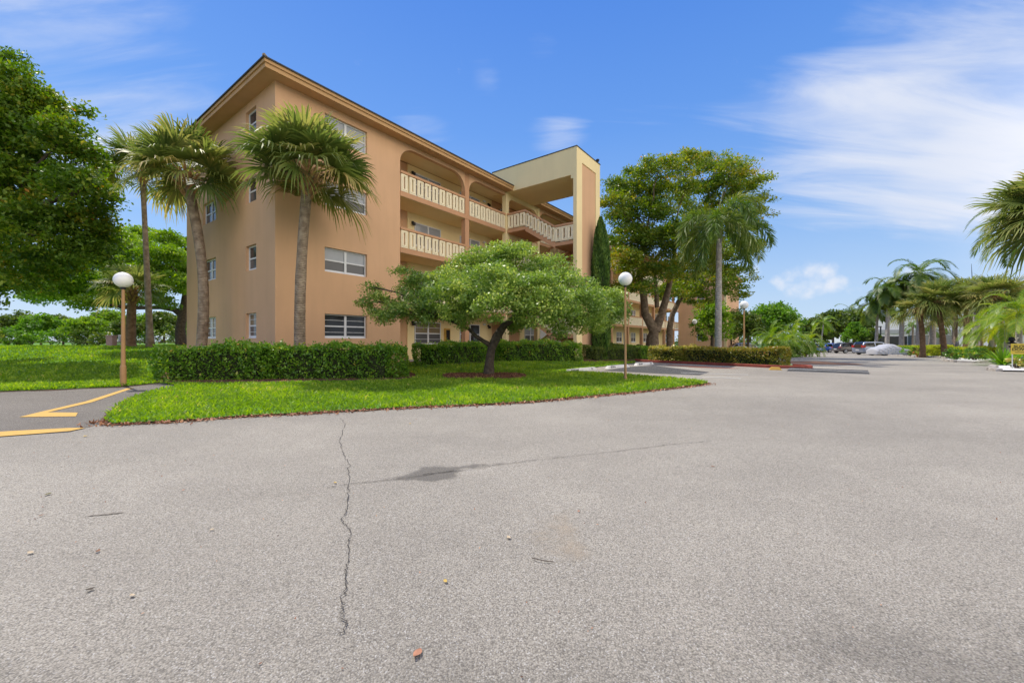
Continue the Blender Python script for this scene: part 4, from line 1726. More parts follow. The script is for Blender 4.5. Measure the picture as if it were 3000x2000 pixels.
def lamp(base, h, gd, label, r=.055, base_h=.55, lean=0.0):
    root = thing('street_lamp', base, label, 'street lamp', 'globe lamps on tan posts')
    lz = h - gd * .5
    MB().lathe([(0, -.1), (r * 1.55, -.1), (r * 1.5, base_h), (r * 1.2, base_h + .04), (r * 1.1, base_h + .2), (r * .78, lz - .05), (r * .78, lz - .02), (0, lz - .02)], seg=16).build('post', M_post, root, smooth=False)
    MB().lathe([(0, lz - .05), (r * 1.25, lz - .05), (r * 1.5, lz + .03), (r * 1.2, lz + .06), (0, lz + .06)], seg=16).build('collar', M_black, root)
    prof = [(gd / 2 * math.sin(a), h - gd / 2 * math.cos(a)) for a in [math.pi * i / 16 for i in range(17)]]
    MB().lathe(prof, seg=24).build('globe', M_globe, root, smooth=True)
    return root


b = G(361, 1131)
lamp(b, at(345, 820, b.y).z - b.z, .43, 'globe lamp on a tapered tan post at the lawn edge beside the path', r=.046)
b = G(1832, 1115)
lamp(b, at(1824, 817, b.y).z - b.z, .43, 'globe lamp on a thin tan post in the grass right of the spreading tree', r=.036, base_h=.1)
b = Vector((at(2180, 1000, 24.5).x, 24.5, g(13.8, 24.5)))
lamp(b, at(2182, 893, 24.5).z - b.z, .48, 'white globe lamp behind the bronze hedge on the red kerbed island', r=.045)
b = Vector((at(2035, 1000, 38).x, 38, g(17, 38)))
lamp(b, at(2035, 942, 38).z - b.z, .45, 'small distant globe lamp on a thin grey post before the far peach wall', r=.04)
# ------------------------------------------------------------------ palms beside the end facade
def head(px, py, Y, base):
    p = at(px, py, Y)
    return (p.x - base[0], p.y - base[1], p.z - base[2])


def base(px, Y):
    x = (px - 1500) / F * Y
    return (x, Y, g(x, Y))


bs = base(879, 14.75)
fan_palm('cabbage_palm', bs, head(903, 515, 14.75, bs), 2.4, 38, 'tall cabbage palm whose full crown hangs before the corner of the peach building', rt=(.2, .165), bend=(-.12, 0), n_leaf=40, lo=-.2)
bs = base(583, 16.6)
fan_palm('cabbage_palm', bs, head(545, 520, 16.6, bs), 2.25, 36, 'cabbage palm with curved trunk rising from the left end of the hedge', rt=(.2, .165), bend=(.42, 0), n_leaf=40, lo=-.2)
bs = base(441, 25.5)
fan_palm('fan_palm', bs, head(418, 520, 25.5, bs), 2.9, 30, 'tall thin grey trunked palm standing on the lawn left of the building', rt=(.19, .12), wind=(-.22, 0, 0), lo=-.3, boot_len=.5)
bs = base(381, 26.5)
fan_palm('cabbage_palm', bs, head(388, 850, 26.5, bs), 2.0, 26, 'short palm on the lawn with brown trunk and ragged leaf boots', rt=(.29, .2), tm=M_sabal2, lo=-.2, boot_len=.95)

# ------------------------------------------------------------------ spreading tree in front
tb = G(1429, 1098)
px2 = lambda px, py, dy=0: at(px, py, tb.y + dy)
lobes = []
for (px, py, r, dy) in [(1440, 770, 75, .3), (1510, 770, 72, -.3), (1380, 790, 55, .8), (1590, 800, 70, .2), (1300, 830, 62, -.4), (1440, 840, 90, -1.8), (1560, 850, 85, -1.6), (1670, 850, 70, -.3),
                        (1220, 855, 55, .3), (1330, 880, 75, -1.6), (1460, 890, 80, -2.4), (1590, 900, 80, -2.0), (1700, 900, 70, -1.0), (1760, 880, 55, .4), (1240, 905, 60, -.8), (1160, 915, 48, 0), (1350, 920, 60, -1.0),
                        (1780, 930, 48, .1), (1650, 930, 60, -1.4), (1720, 945, 45, -.6), (1110, 885, 32, .1), (1120, 925, 34, .2), (1085, 840, 22, .3), (1800, 900, 30, .4), (1450, 820, 80, 1.8), (1600, 850, 70, 1.9), (1330, 860, 60, 1.9), (1745, 965, 24, -.2),
                        (1175, 800, 20, .4), (1205, 822, 26, .4), (1810, 865, 26, .3), (1070, 888, 15, .1), (1530, 960, 34, .2), (1250, 935, 34, .2), (1640, 965, 26, 0)]:
    p = px2(px, py, dy)
    R_ = r / F * p.y
    lobes.append((p.x, p.y, p.z, R_ * 1.05, R_ * 1.15, R_ * .72))
tp = [px2(1431, 1110), px2(1434, 1060), px2(1440, 1020), px2(1456, 985), px2(1478, 952), px2(1520, 925, -.3)]
tree('spreading_tree', tb, 'low spreading glossy leaved tree with forked trunk in a round mulch bed', lobes, 900, 120, (.092, .046), L_small, M_bark,
     [[(tp[0], .24), (tp[1], .165), (tp[2], .15), (tp[3], .17), (tp[4], .13), (tp[5], .08)],
      [(px2(1438, 1012), .1), (px2(1418, 1000, -.1), .075), (px2(1395, 985, -.2), .07), (px2(1372, 962, -.2), .06), (px2(1330, 945, -.3), .04)],
      [(px2(1462, 975), .1), (px2(1490, 940, .5), .07), (px2(1540, 890, .9), .05)]],
     limbs=26, cr=.42, flat=.55, up=.5, shell=.45, r_limb=.07)

# ------------------------------------------------------------------ big tree at the left edge and the wide tree behind
tl = (-23.5, 17.5, g(-23.5, 17.5))
lob = PL([(-60, 250, 90), (20, 270, 85), (110, 340, 80), (-20, 400, 100), (90, 430, 100), (185, 410, 70), (235, 470, 60), (0, 540, 110), (120, 560, 110), (225, 560, 80), (275, 540, 40), (0, 680, 110), (120, 690, 110), (225, 670, 80),
          (290, 630, 45), (0, 790, 85), (90, 790, 75), (180, 770, 65), (250, 740, 55), (-40, 850, 50), (30, 190, 40), (150, 310, 40), (-120, 480, 110), (235, 330, 22), (300, 700, 40)], 17.5, flat=.85, ydep=1.6, xs=.8)
tree('shade_tree', tl, 'big dense tree at the left edge with some rust coloured leaves', lob, 1250, 66, (.17, .085), L_left, M_bark, [[((tl[0], tl[1], tl[2] - .2), .4), ((tl[0] + .3, tl[1], 3), .32), ((tl[0] + .8, tl[1], 5.5), .2)]],
     limbs=16, cr=.62, flat=.5, up=.5, shell=.6, r_limb=.14)

yb = 33.0
tw = at(532, 1000, yb)
tw.z = g(tw.x, tw.y)
lob = PL([(170, 800, 60), (240, 760, 65), (320, 730, 60), (400, 740, 60), (470, 750, 60), (530, 760, 50), (130, 850, 45), (200, 850, 55), (280, 830, 60), (360, 830, 60), (440, 840, 55), (520, 830, 55), (250, 890, 35), (330, 890, 35), (110, 870, 35), (400, 885, 30), (480, 890, 32), (580, 800, 60), (360, 690, 30), (500, 700, 35)], yb, flat=.55, ydep=3.5, xs=.85)
tree('poinciana_tree', tw, 'wide umbrella shaped tree behind the lawn palms with one long low limb', lob + PL([(420, 690, 45), (300, 700, 40), (350, 780, 60), (450, 800, 60), (200, 820, 50), (540, 720, 45), (330, 860, 45), (230, 850, 40)], yb, flat=.5, ydep=3.5, xs=.85), 1500, 62, (.2, .1), L_lime, M_bark,
     [[((tw.x, tw.y, tw.z - .2), .4), (at(528, 960, yb), .34), (at(540, 900, yb), .3), (at(545, 850, yb), .2)],
      [(at(536, 925, yb), .26), (at(510, 906, yb), .22), (at(470, 900, yb), .17), (at(380, 902, yb - .5), .14), (at(300, 890, yb - 1), .1), (at(215, 868, yb - 1), .06)]], limbs=14, cr=.75, flat=.42, shell=.5, r_limb=.13)

# ------------------------------------------------------------------ trees along the far side of the golf lawn
def far_tree(name, px, ptop, Y, wpx, label, lm, group, n=150, per=34, leaf=(.34, .2), seed=0, flat=.85, cat='tree', zb=None):
    x = (px - 1500) / F * Y
    z0 = g(x, Y)
    H = EYE + (1000 - ptop) / F * Y - z0
    rw = wpx / F * Y / 2 / math.sqrt(1 + ((px - 1500) / F) ** 2)
    lob_ = []
    nl = 7
    for i in range(nl):
        a = i * 2.4 + seed
        q = (i + .5) / nl
        rr = rw * .55 * math.sqrt(q)
        lob_.append((x + rr * math.cos(a), Y + rr * math.sin(a), z0 + H * (.74 - .3 * q) if flat > .5 else z0 + H * .72, rw * .58, rw * .58, H * .26))
    return tree(name, (x, Y, z0), label, lob_, n, per, leaf, lm, M_bark, [[((x, Y, z0 - .3), .22 * H / 7), ((x + .1, Y, z0 + H * .45), .14 * H / 7)]], limbs=5, cr=rw * .3, flat=.6, group=group, cat=cat, r_limb=.1)


far_list = [(-60, 930, 66, 190, 'rounded dark green tree at the left end of the far tree line'), (55, 912, 70, 150, 'tallest dark tree of the far line under the patch of open sky'), (120, 918, 62, 150, 'dense mid green tree right of the tallest in the far line'), (185, 925, 66, 130, 'broad dark tree with bare trunk at the middle of the far lawn'),
            (255, 925, 58, 150, 'yellow green bushy tree behind the flag mound'), (320, 905, 68, 140, 'pale lime tree left of the globe lamp far behind'), (370, 930, 54, 110, 'dark tree behind the short lawn palm'), (425, 915, 64, 120, 'bright leaved tree behind the tall lawn palm trunk'), (480, 910, 58, 120, 'shaded green tree nearest the left edge of the building'), (530, 925, 62, 110, 'dark tree half hidden by the building corner')]
for i, (px, pt, Y, w, lab) in enumerate(far_list):
    far_tree('lawn_tree', px, pt, Y, w, lab, [L_dark, L_dark, L_mid, L_dark, L_lime, L_lime, L_dark, L_mid, L_dark, L_mid][i], 'trees beyond the golf lawn', seed=i, n=170)
for i, (px, Y, w, h, lab) in enumerate([(25, 52, 1.6, 2.2, 'round bright bush at the far left of the lawn edge'), (-30, 50, 1.4, 1.9, 'small round bush cut by the left frame edge'), (52, 53, 1.3, 1.7, 'low lime bush beside the round bright one'), (92, 54, 1.5, 2.0, 'clipped ball bush under the dark far trees'), (150, 58, 1.6, 2.4, 'soft green bush between two far trunks'),
                                        (245, 56, 1.4, 2.2, 'upright bush behind the middle of the lawn'), (288, 44, .9, 1.3, 'dark conical shrub left of the patio furniture'), (300, 58, 2.4, 2.6, 'wide dark bush behind the conical shrub'), (215, 60, 2.2, 2.6, 'mid green bush below the lime far tree'), (410, 58, 2.6, 2.8, 'dark bush between the two lawn palms'), (470, 56, 2.6, 2.9, 'dark bush right of the tall lawn palm'), (515, 54, 2.4, 2.8, 'dark bush beside the building edge')]):
    x = (px - 1500) / F * Y
    shrub('lawn_shrub', (x, Y, g(x, Y)), w, h, lab, L_mid if i in (0, 2, 3, 4) else L_dark, n=700, leaf=(.26, .15), group='shrubs along the far lawn edge', cr=.4)

# patio furniture under the lawn palms
M_pink = mat('pink_masonry', (.42, .27, .24), .9, var=.1, scale=6)
p = at(327, 1016, 31)
o = thing('stone_pillar', (p.x, p.y, g(p.x, p.y)), 'stout pinkish masonry pillar on the lawn left of the white chairs', 'pillar')
MB().box(-.24, .24, -.2, .2, -.05, .78).build('shaft', M_pink, o, bevel=.02)
MB().box(-.28, .28, -.24, .24, .78, .86).build('cap', M_pink, o, bevel=.02)
for i, (px, lab) in enumerate(((343, 'white slatted lawn chair next to the pinkish pillar'), (358, 'white slatted lawn chair partly behind the lamp post'))):
    p = at(px, 1014, 31.5)
    o = thing('lawn_chair', (p.x, p.y, g(p.x, p.y)), lab, 'chair', 'white lawn chairs', rz=.6 * i - .3)
    m_ = MB()
    for k in range(5):
        m_.box(-.25 + k * .1, -.17 + k * .1, .2, .23, .4, .92)
    m_.build('backrest', M_white, o)
    MB().box(-.27, .27, -.25, .22, .38, .42).build('seat', M_white, o)
    for sx in (-.25, .22):
        for sy in (-.24, .18):
            MB().box(sx, sx + .04, sy, sy + .04, -.03, .38).build('leg', M_white, o)
for i, (px, lab) in enumerate(((366, 'dark brown bin nearest the short lawn palm'), (372, 'dark brown bin touching the palm trunk base'))):
    p = at(px, 1014, 30.5)
    o = thing('litter_bin', (p.x, p.y, g(p.x, p.y)), lab, 'bin', 'brown bins by the palm')
    MB().lathe([(0, -.05), (.2, -.05), (.23, .7), (0, .7)], seg=12).build('bin_body', mat('brown_bin', (.1, .04, .025), .6), o)
    MB().lathe([(0, .7), (.25, .7), (.25, .75), (.1, .85), (0, .86)], seg=12).build('lid', mat('bin_lid', (.05, .03, .025), .5), o)

# ------------------------------------------------------------------ hedges
hl = lambda *p: [G(*q).xy for q in p]
off = lambda pts, d: [(a[0], a[1] + d) for a in pts]
hedge('hedge', off(hl((470, 1119), (745, 1116)), .6), 1.15, 1.08, 'dark green clipped hedge section at the left end below the curved palm', L_hedge, dens=1000, sprout=.06)
hedge('hedge', off(hl((695, 1114.5), (1125, 1112)), .62), 1.3, 1.12, 'thick green hedge across the building corner below the full palm', L_hedge, dens=1000, sprout=.06)
h3 = [wl(5.2, 2.6), wl(8, 2.7), wl(11.6, 2.9)]
hedge('hedge', h3, 1.2, .98, 'green hedge below the gallery left of the spreading tree trunk', L_hedge, dens=800, sprout=.05)
h4 = [wl(12.4, 4.6), wl(14.2, 6.1), wl(16.6, 7.1), wl(18.3, 7.2)]
a4, b4 = G(1470, 1061), G(1690, 1062)
hedge('hedge', [(a4.x, a4.y + .6), (b4.x - .2, b4.y + .6)], 1.2, 1.08, 'bright green hedge between the tree trunk and the stair tower pier', L_hedge, dens=800, sprout=.05, tmean=.52)
a5, b5 = G(1735, 1057), G(1862, 1054)
hedge('hedge', [(a5.x, a5.y + .6), (b5.x, b5.y + .6)], 1.1, .84, 'low tightly clipped dark hedge behind the wheel stops', L_dark, dens=900, leaf=(.07, .04), top_var=.015, round_=.1)
a5, b5 = G(1872, 1054), G(1904, 1053)
hedge('hedge', [(a5.x, a5.y + .9), (b5.x, b5.y + .9)], 1.1, .92, 'short block of clipped hedge next to the cream variegated bushes', L_hedge, dens=800, leaf=(.08, .045), top_var=.02)
ki = lambda t, o_: tuple(Vector((K0.x, K0.y)).lerp(Vector((K1.x, K1.y)), t) + kn * o_)
hedge('croton_hedge', [ki(.13, .95), ki(.24, .95), ki(.36, .95)], 1.2, .93, 'cream and green variegated hedge at the inner end of the red kerb', L_croton, dens=700, leaf=(.12, .065), tmean=.52, sprout=.1)
hedge('bronze_hedge', [ki(.39, .95), ki(.6, .95), ki(.8, .95), ki(.955, .95)], 1.25, .92, 'bronze tinged hedge along the outer part of the red kerb', L_bronze, dens=800, leaf=(.085, .045), tmean=.45, top_var=.02)
hedge('foundation_hedge', [wl(21, 4.2), wl(27, 4.2), wl(34, 4.2), wl(44, 4.6)], 1.0, 1.0, 'low dark foundation hedge along the distant ground floor windows', L_dark, dens=260, leaf=(.15, .08))

# ------------------------------------------------------------------ cypress, big trees behind the island, foxtail palm
cb_ = at(1760, 1016, 25.2)
cb_.z = g(cb_.x, cb_.y)
root = thing('cypress', cb_, 'slim dark columnar cypress beside the cream stair tower pier', 'cypress')
H = at(1760, 637, 25.2).z - cb_.z
n = 15000
zz = rng.random(n) ** .9 * H
rad = .52 * np.clip(1.06 - (zz / H) ** 7, .02, 1) * np.clip(.72 + zz / 4, 0, 1)
an = rng.random(n) * 2 * np.pi
rr = rad * (.78 + .28 * rng.random(n)) * (1 + .12 * np.sin(an * 5 + zz * 1.3))
P = np.c_[rr * np.cos(an), rr * np.sin(an), zz]
ax_ = np.c_[np.cos(an) * .3, np.sin(an) * .3, np.ones(n)]
V, Fc, T = leaves(P, .2, .055, np.clip(rng.normal(.5, .2, n) + .2 * np.sin(an * 4 + zz * 2), 0, 1), up=.1, axis=unit(ax_), axis_w=.8)
link('crown', np_mesh('crown', V, Fc, L_cyp, T), root)
MB().lathe([(0, -.1), (.12, -.1), (.1, .4), (.42, .8), (.47, H * .55), (.25, H * .85), (0, H * .96)], seg=10).build('trunk', M_twig, root, smooth=True)

Yt = 31.5
t1 = at(1910, 1016, Yt)
t1.z = g(t1.x, t1.y)
lobL = PL([(1855, 570, 72), (1930, 500, 60), (2010, 485, 55), (1800, 600, 50), (1885, 640, 80), (1960, 580, 80), (1850, 700, 70), (1930, 720, 80), (1865, 790, 60), (1940, 800, 60), (1815, 640, 40), (1830, 760, 50), (1990, 690, 70), (1820, 850, 40), (1880, 850, 40), (1860, 510, 30), (2060, 470, 30), (1805, 545, 35), (1960, 860, 40)], Yt, flat=.62, ydep=2.6)
tree('mahogany_tree', t1, 'large tree with thick forked trunk between the stair tower and the feathery palm', lobL, 820, 74, (.19, .095), L_big, M_bark2,
     [[((t1.x, t1.y, t1.z - .2), .62), (at(1912, 985, Yt), .44), (at(1918, 965, Yt), .44), (at(1890, 920, Yt), .3), (at(1885, 860, Yt), .27), (at(1872, 800, Yt), .2), (at(1890, 700, Yt), .12)],
      [(at(1920, 968, Yt), .4), (at(1938, 920, Yt), .3), (at(1955, 860, Yt), .24), (at(1968, 800, Yt), .16), (at(1980, 720, Yt), .1)],
      [(at(1925, 900, Yt), .18), (at(1922, 850, Yt), .17), (at(1915, 780, Yt), .1)]], limbs=14, cr=.75, flat=.42, shell=.5, r_limb=.14)
Yt = 36.5
t2 = at(1962, 1012, Yt)
t2.z = g(t2.x, t2.y)
lobR = PL([(2080, 510, 55), (2140, 500, 50), (2185, 500, 40), (2120, 560, 75), (2190, 560, 55), (2050, 580, 75), (2060, 660, 80), (2140, 650, 80), (2200, 640, 50), (2060, 750, 80), (2140, 740, 75), (2010, 790, 60), (2090, 830, 65), (2150, 820, 55), (2040, 880, 40), (2230, 530, 22), (2245, 590, 22), (2170, 860, 30), (2120, 470, 25), (2000, 850, 50), (2195, 720, 40)], Yt, flat=.62, ydep=2.6)
tree('mahogany_tree', t2, 'large leaning tree whose dark crown spreads behind the feathery palm', lobR, 760, 72, (.21, .105), L_big, M_bark2,
     [[((t2.x, t2.y, t2.z - .2), .3), (at(1962, 960, Yt), .26), (at(1970, 920, Yt), .24), (at(1990, 880, Yt), .2), (at(2040, 820, Yt), .15), (at(2070, 740, Yt), .1)]], limbs=14, cr=.85, flat=.42, shell=.5, r_limb=.14)
Y3 = 44
far_tree('small_tree', 2085, 868, Y3, 130, 'small multi stemmed yellow green tree behind the thin distant globe lamp', L_lime, None, n=200, per=30, leaf=(.28, .14))
far_tree('small_tree', 2190, 905, 55, 110, 'shadowy green tree behind the lamp on the kerbed island', L_dark, None, n=180, per=30, leaf=(.3, .16))
far_tree('small_tree', 2140, 900, 62, 120, 'dark tree filling the gap right of the smooth palm trunk', L_dark, None, n=180, per=30, leaf=(.34, .18))
bs = base(2103, 26)
feather_palm('foxtail_palm', bs, head(2107, 700, 26, bs), 3.7, .75, 15, 'smooth grey trunked palm with bushy drooping fronds behind the bronze hedge', rt=(.22, .16), plume=True, lm=L_royal, shaft=1.3, lo=-.55, hi=1.35, sag=1.75, m=62, spear=True, lw=.026, tone=.5)

# ------------------------------------------------------------------ plants to the right: round tree, multi-stem palms, dark trees
far_tree('rain_tree', 2262, 885, 78, 165, 'far round crowned green tree rising behind the clustered feather palms', L_mid, None, n=420, per=40, leaf=(.4, .24), flat=.9)
for i, (px, Y, h_, lab) in enumerate([(2268, 40, 1.9, 'leftmost of the clustered low feather palms beside the bronze hedge'), (2300, 38.5, 1.25, 'lowest clustered feather palm with orange fruit stalks'), (2322, 41, 2.1, 'tallest of the clustered low feather palms'), (2358, 42, 1.5, 'clustered feather palm nearest the parked silver car')]):
    bs = base(px, Y)
    feather_palm('date_palm', bs, (.25 * (i - 1.5), 0, h_), 2.2, .42, 24, lab, rt=(.11, .1), lm=L_areca, tm=M_bark2, shaft=0, lo=-.35, hi=1.4, sag=1.3, m=30, group='clustered low feather palms', lw=.022, tone=.5)
for i, (px, Y, w, h, lm_, lab) in enumerate([(2238, 40, .8, .7, L_yellow, 'low yellow shrub at the outer tip of the bronze hedge'), (2275, 39, 1.0, .9, L_mid, 'green undergrowth bush below the leftmost clustered palm'), (2330, 39.5, 1.1, 1.0, L_dark, 'dark undergrowth bush below the tallest clustered palm'), (2362, 43, .9, 1.3, L_lime, 'lime bush hiding the silver car tail'), (2300, 44, 1.5, 1.6, L_dark, 'dark bush behind the clustered palms')]):
    x = (px - 1500) / F * Y
    shrub('shrub', (x, Y, g(x, Y)), w, h, lab, lm_, n=900, leaf=(.16, .08), group='shrubs under the clustered palms', cr=.25)
sheet('grass_verge', hl((2225, 1046), (2290, 1049), (2345, 1046), (2347, 1041), (2290, 1036), (2225, 1035)), .05, M_grassbase, .6)
for px, pt, Y, w, lab in [(2385, 928, 88, 90, 'dark glossy tree left end of the row beyond the cars'), (2440, 908, 92, 120, 'broad dark tree at the middle of the row beyond the cars'), (2500, 905, 95, 110, 'dark tree right end of the row beyond the cars'), (2545, 960, 90, 60, 'low dark tree against the pale commercial building')]:
    far_tree('sea_grape_tree', px, pt, Y, w, lab, L_dark, 'dark trees beyond the parked cars', n=260, per=36, leaf=(.5, .34))
far_tree('young_tree', 2504, 940, 80, 72, 'bright green young tree before the dark trees behind the brown car', L_mid, None, n=160, per=34, leaf=(.36, .2))
bs = base(2402, 70)
feather_palm('slender_palm', bs, head(2412, 952, 70, bs), 2.6, .6, 12, 'slender pale trunked palm leaning before the dark trees', rt=(.12, .09), lm=L_areca, wind=(.4, 0, 0), shaft=.5, sag=1.3, m=24, lw=.05)
bs = base(2486, 97)
feather_palm('slender_palm', bs, head(2490, 915, 97, bs), 3.6, .8, 10, 'palm head poking above the dark trees', rt=(.18, .14), lm=L_royal, wind=(.5, 0, 0), shaft=.8, sag=1.2, m=24, lw=.08)

# royal palms, bent by wind to the right
WND = (.34, -.04, 0)
for px, pt, Y, Lr, rt, lab in [(2566, 915, 62, 3.4, .24, 'leftmost royal palm with slim pale trunk before the commercial building'), (2598, 872, 60, 3.6, .3, 'royal palm with bulging pale trunk second in the row'), (2640, 858, 60, 4.0, .34, 'royal palm with straight pale trunk before the lime palm crown'),
                               (2690, 828, 58, 5.0, .3, 'tallest windblown royal palm rising above the fan palms'), (2731, 900, 60, 3.6, .42, 'royal palm with thick pale trunk between two fan palms'), (2858, 880, 46, 3.0, .36, 'stout pale royal palm trunk behind the pair of fan palms')]:
    bs = base(px, Y)
    feather_palm('royal_palm', bs, head(px + 4, pt, Y, bs), Lr, 1.0, 18, lab, rt=(rt, rt * .62), wind=WND, shaft=1.5, sag=1.6, m=46, lo=-.5, hi=1.35, group='royal palms on the right', lw=.055, tone=.45)
for px, pt, Y, Lr, lab in [(2672, 950, 78, 2.6, 'small dark palm far behind between the first two fan palm trunks'), (2683, 958, 84, 2.4, 'second small dark palm close behind the first'), (2722, 965, 80, 2.6, 'windblown little palm against the white wall'), (2752, 958, 88, 2.5, 'thin palm leaning before the white wall right of the windblown one'), (2790, 935, 80, 2.8, 'dark palm between the middle fan palm trunks'), (2838, 940, 70, 2.6, 'dark narrow palm behind the stout pale trunk')]:
    bs = base(px, Y)
    feather_palm('coconut_palm', bs, head(px + 3, pt, Y, bs), Lr, .6, 11, lab, rt=(.16, .12), wind=WND, shaft=0, sag=1.2, m=22, lo=-.5, group='small far palms', tm=M_sabal, lw=.06, tone=.4)
# fan palms of the planted median
for px, ptop, Y, cr_, n_, ln, lab in [(2703, 912, 37, 2.2, 36, (-.3, 0), 'fan palm with bulbous lower trunk at the near end of the yellow hedge'), (2768, 885, 36, 2.4, 40, (-.75, 0), 'fan palm leaning left above the blue agave'), (2826, 872, 38, 2.3, 36, (.1, 0), 'upright brown trunked fan palm right of the blue agave'),
                                      (2898, 872, 33, 2.5, 40, (.6, 0), 'fan palm leaning right above the croton bushes'), (2960, 905, 40, 2.5, 28, (0, 0), 'fan palm half hidden behind the yellow sign')]:
    bs = base(px, Y)
    tpp = head(px, ptop, Y, bs)
    fan_palm('median_fan_palm', bs, (tpp[0] + ln[0], tpp[1], tpp[2]), cr_, n_, lab, rt=(.21, .17), bend=(.12, 0), wind=(.07, 0, 0), tm=M_sabal2, group='fan palms of the planted median', n_leaf=28, lo=-.42, boot_len=.5)
for px, ptop, Y, lab in [(2800, 925, 52, 'distant fan palm behind the middle of the median'), (2875, 930, 50, 'distant fan palm behind the leaning right one'), (2935, 925, 47, 'distant fan palm left of the sign'), (2760, 940, 56, 'distant fan palm seen under the left leaning crown')]:
    bs = base(px, Y)
    fan_palm('distant_fan_palm', bs, head(px, ptop, Y, bs), 2.3, 22, lab, rt=(.2, .16), wind=(.15, 0, 0), tm=M_sabal, group='distant fan palms', n_leaf=20, boots=False, lo=-.45)
bs = base(3110, 20.5)
fan_palm('cabbage_palm', bs, head(3095, 625, 20.5, bs), 3.0, 46, 'big fan palm cut by the right edge of the picture', rt=(.26, .22), wind=(-.1, 0, 0), n_leaf=38, lo=-.5)
bs = base(3050, 23)
feather_palm('coconut_palm', bs, head(3030, 650, 23, bs), 3.3, .62, 12, 'feather palm behind the big fan palm with one frond hanging out left', rt=(.18, .14), shaft=.5, lo=-.35, hi=1.3, sag=1.5, m=34, lw=.035, tone=.3)
for px, ptop, Y, lab in [(2905, 975, 30, 'low yellow feather palm between the fan palm and the sign'), (2985, 930, 24, 'yellow feather palm arching over the sign'), (2950, 960, 27, 'yellow feather palm left of the sign')]:
    bs = base(px, Y)
    feather_palm('areca_palm', bs, head(px, ptop, Y, bs), 2.3, .5, 16, lab, rt=(.16, .12), wind=(-.15, 0, 0), lm=L_areca, shaft=.3, sag=1.4, m=30, lo=-.2, group='yellow feather palms near the sign', lw=.03, tone=.55)

# ------------------------------------------------------------------ median beds, shrubs, agave, sign
M_gravel = mat('white_gravel', (.5, .49, .47), .9, scale=18, col2=(.72, .71, .69), detail=8, bump=1.0, bscale=35)
M_stone = mat('edging_stone', (.3, .26, .22), .9, scale=4, col2=(.5, .46, .41), detail=8, bump=.5, bscale=18)
beds = [hl((2595, 1041), (2660, 1045), (2775, 1049), (2780, 1043), (2640, 1036), (2590, 1037)),
        hl((2764, 1057), (2800, 1061), (2860, 1062.5), (2915, 1061), (2935, 1058), (2900, 1050), (2790, 1049)),
        hl((2903, 1085), (2930, 1088), (3080, 1091), (3080, 1066), (2960, 1066), (2915, 1076))]
for b_ in beds:
    sheet('gravel_bed', b_, .06, M_gravel, .5)
bigbed = [beds[0][0], beds[0][2], beds[1][2], beds[1][4], (33, 22), (60, 22), (75, 50), (62, 60), (50, 56)]
sheet('planting_bed', [(p[0], p[1]) for p in bigbed], .045, M_mulch, 1.0)


def edging(pts, label, group='stones edging the gravel beds'):
    pts = [Vector((p[0], p[1])) for p in pts]
    k = 0
    for i in range(len(pts) - 1):
        Ls = (pts[i + 1] - pts[i]).length
        m_ = max(1, int(Ls / .75))
        for j in range(m_):
            a, b = pts[i].lerp(pts[i + 1], (j + .06) / m_), pts[i].lerp(pts[i + 1], (j + .94) / m_)
            d = (b - a).normalized()
            nn = Vector((-d.y, d.x)) * random.uniform(.1, .14)
            h = random.uniform(.11, .17)
            z = g(a.x, a.y)
            c = (a + b) / 2
            q = [a - nn, b - nn, b + nn, a + nn]
            o = MB().hexa([(p.x - c.x, p.y - c.y, -.03) for p in q] + [((p.x - c.x) * .9, (p.y - c.y) * .9, h + random.uniform(-.02, .02)) for p in q]).build('edging_stone', M_stone, bevel=.03)
            o.location = (c.x, c.y, z)
            tag(o, label, 'stone', group)


edging(beds[0][0:3], 'long pale stone edging the gravel strip under the yellow hedge')
edging(beds[1][0:4], 'long pale stone edging the middle gravel bed below the clipped bushes')
edging([beds[2][5], beds[2][0], beds[2][1]], 'brown stone at the rounded tip of the gravel bed below the sign')
ylo = [base(2640, 56), base(2690, 50), base(2760, 43)]
hedge('yellow_hedge', ylo, 1.8, 1.15, 'bright yellow green clipped hedge behind the covered car', L_yellow, dens=300, leaf=(.16, .09), top_var=.02)
hedge('yellow_hedge', [base(2830, 33), base(2895, 30)], 1.2, .9, 'short yellow hedge between agave and leaning palm', L_yellow, dens=350, leaf=(.14, .08), top_var=.04)
for px, pb, w, h, lm_, lab in [(2665, 1044, 1.5, 1.15, L_mid, 'loose green bush at the tail of the covered car'), (2630, 1040, .9, .7, L_lime, 'small lime bush against the covered car'), (2690, 1046, 1.1, .9, L_redf, 'green bush with coral flowers below the bulbous palm'), (2740, 1047, 1.3, .75, L_yellow, 'low lime ground bush right of the coral flowers'), (2735, 1040, 1.0, .9, L_redf, 'red leaved bush below the blue agave'),
                               (2800, 1055, 1.15, .85, L_hedge, 'left of the two round clipped bushes on the middle bed'), (2855, 1057, 1.2, .9, L_hedge, 'right of the two round clipped bushes on the middle bed'), (2905, 1040, 1.0, .7, L_redf, 'orange leaved croton behind the sword leaf clump'), (2880, 1042, 1.0, .9, L_yellow, 'yellow bush behind the clipped bushes'), (2975, 1040, 1.2, 1.2, L_mid, 'green bush behind the yellow sign')]:
    p = G(px, pb)
    shrub('median_shrub', p, w * .6, h, lab, lm_, n=900, leaf=(.11, .06), group='shrubs of the planted median', cr=.16)
p = G(2805, 1043)
straps('agave', p, 1.5, 1.5, 46, 'large blue grey agave rosette below the fan palms', L_agave, w=.085, arch_=.1, lo=.25)
p = G(2755, 1044)
straps('agave', p, .9, .9, 30, 'small grey agave left of the large one', L_agave, w=.05, arch_=.15, lo=.2)
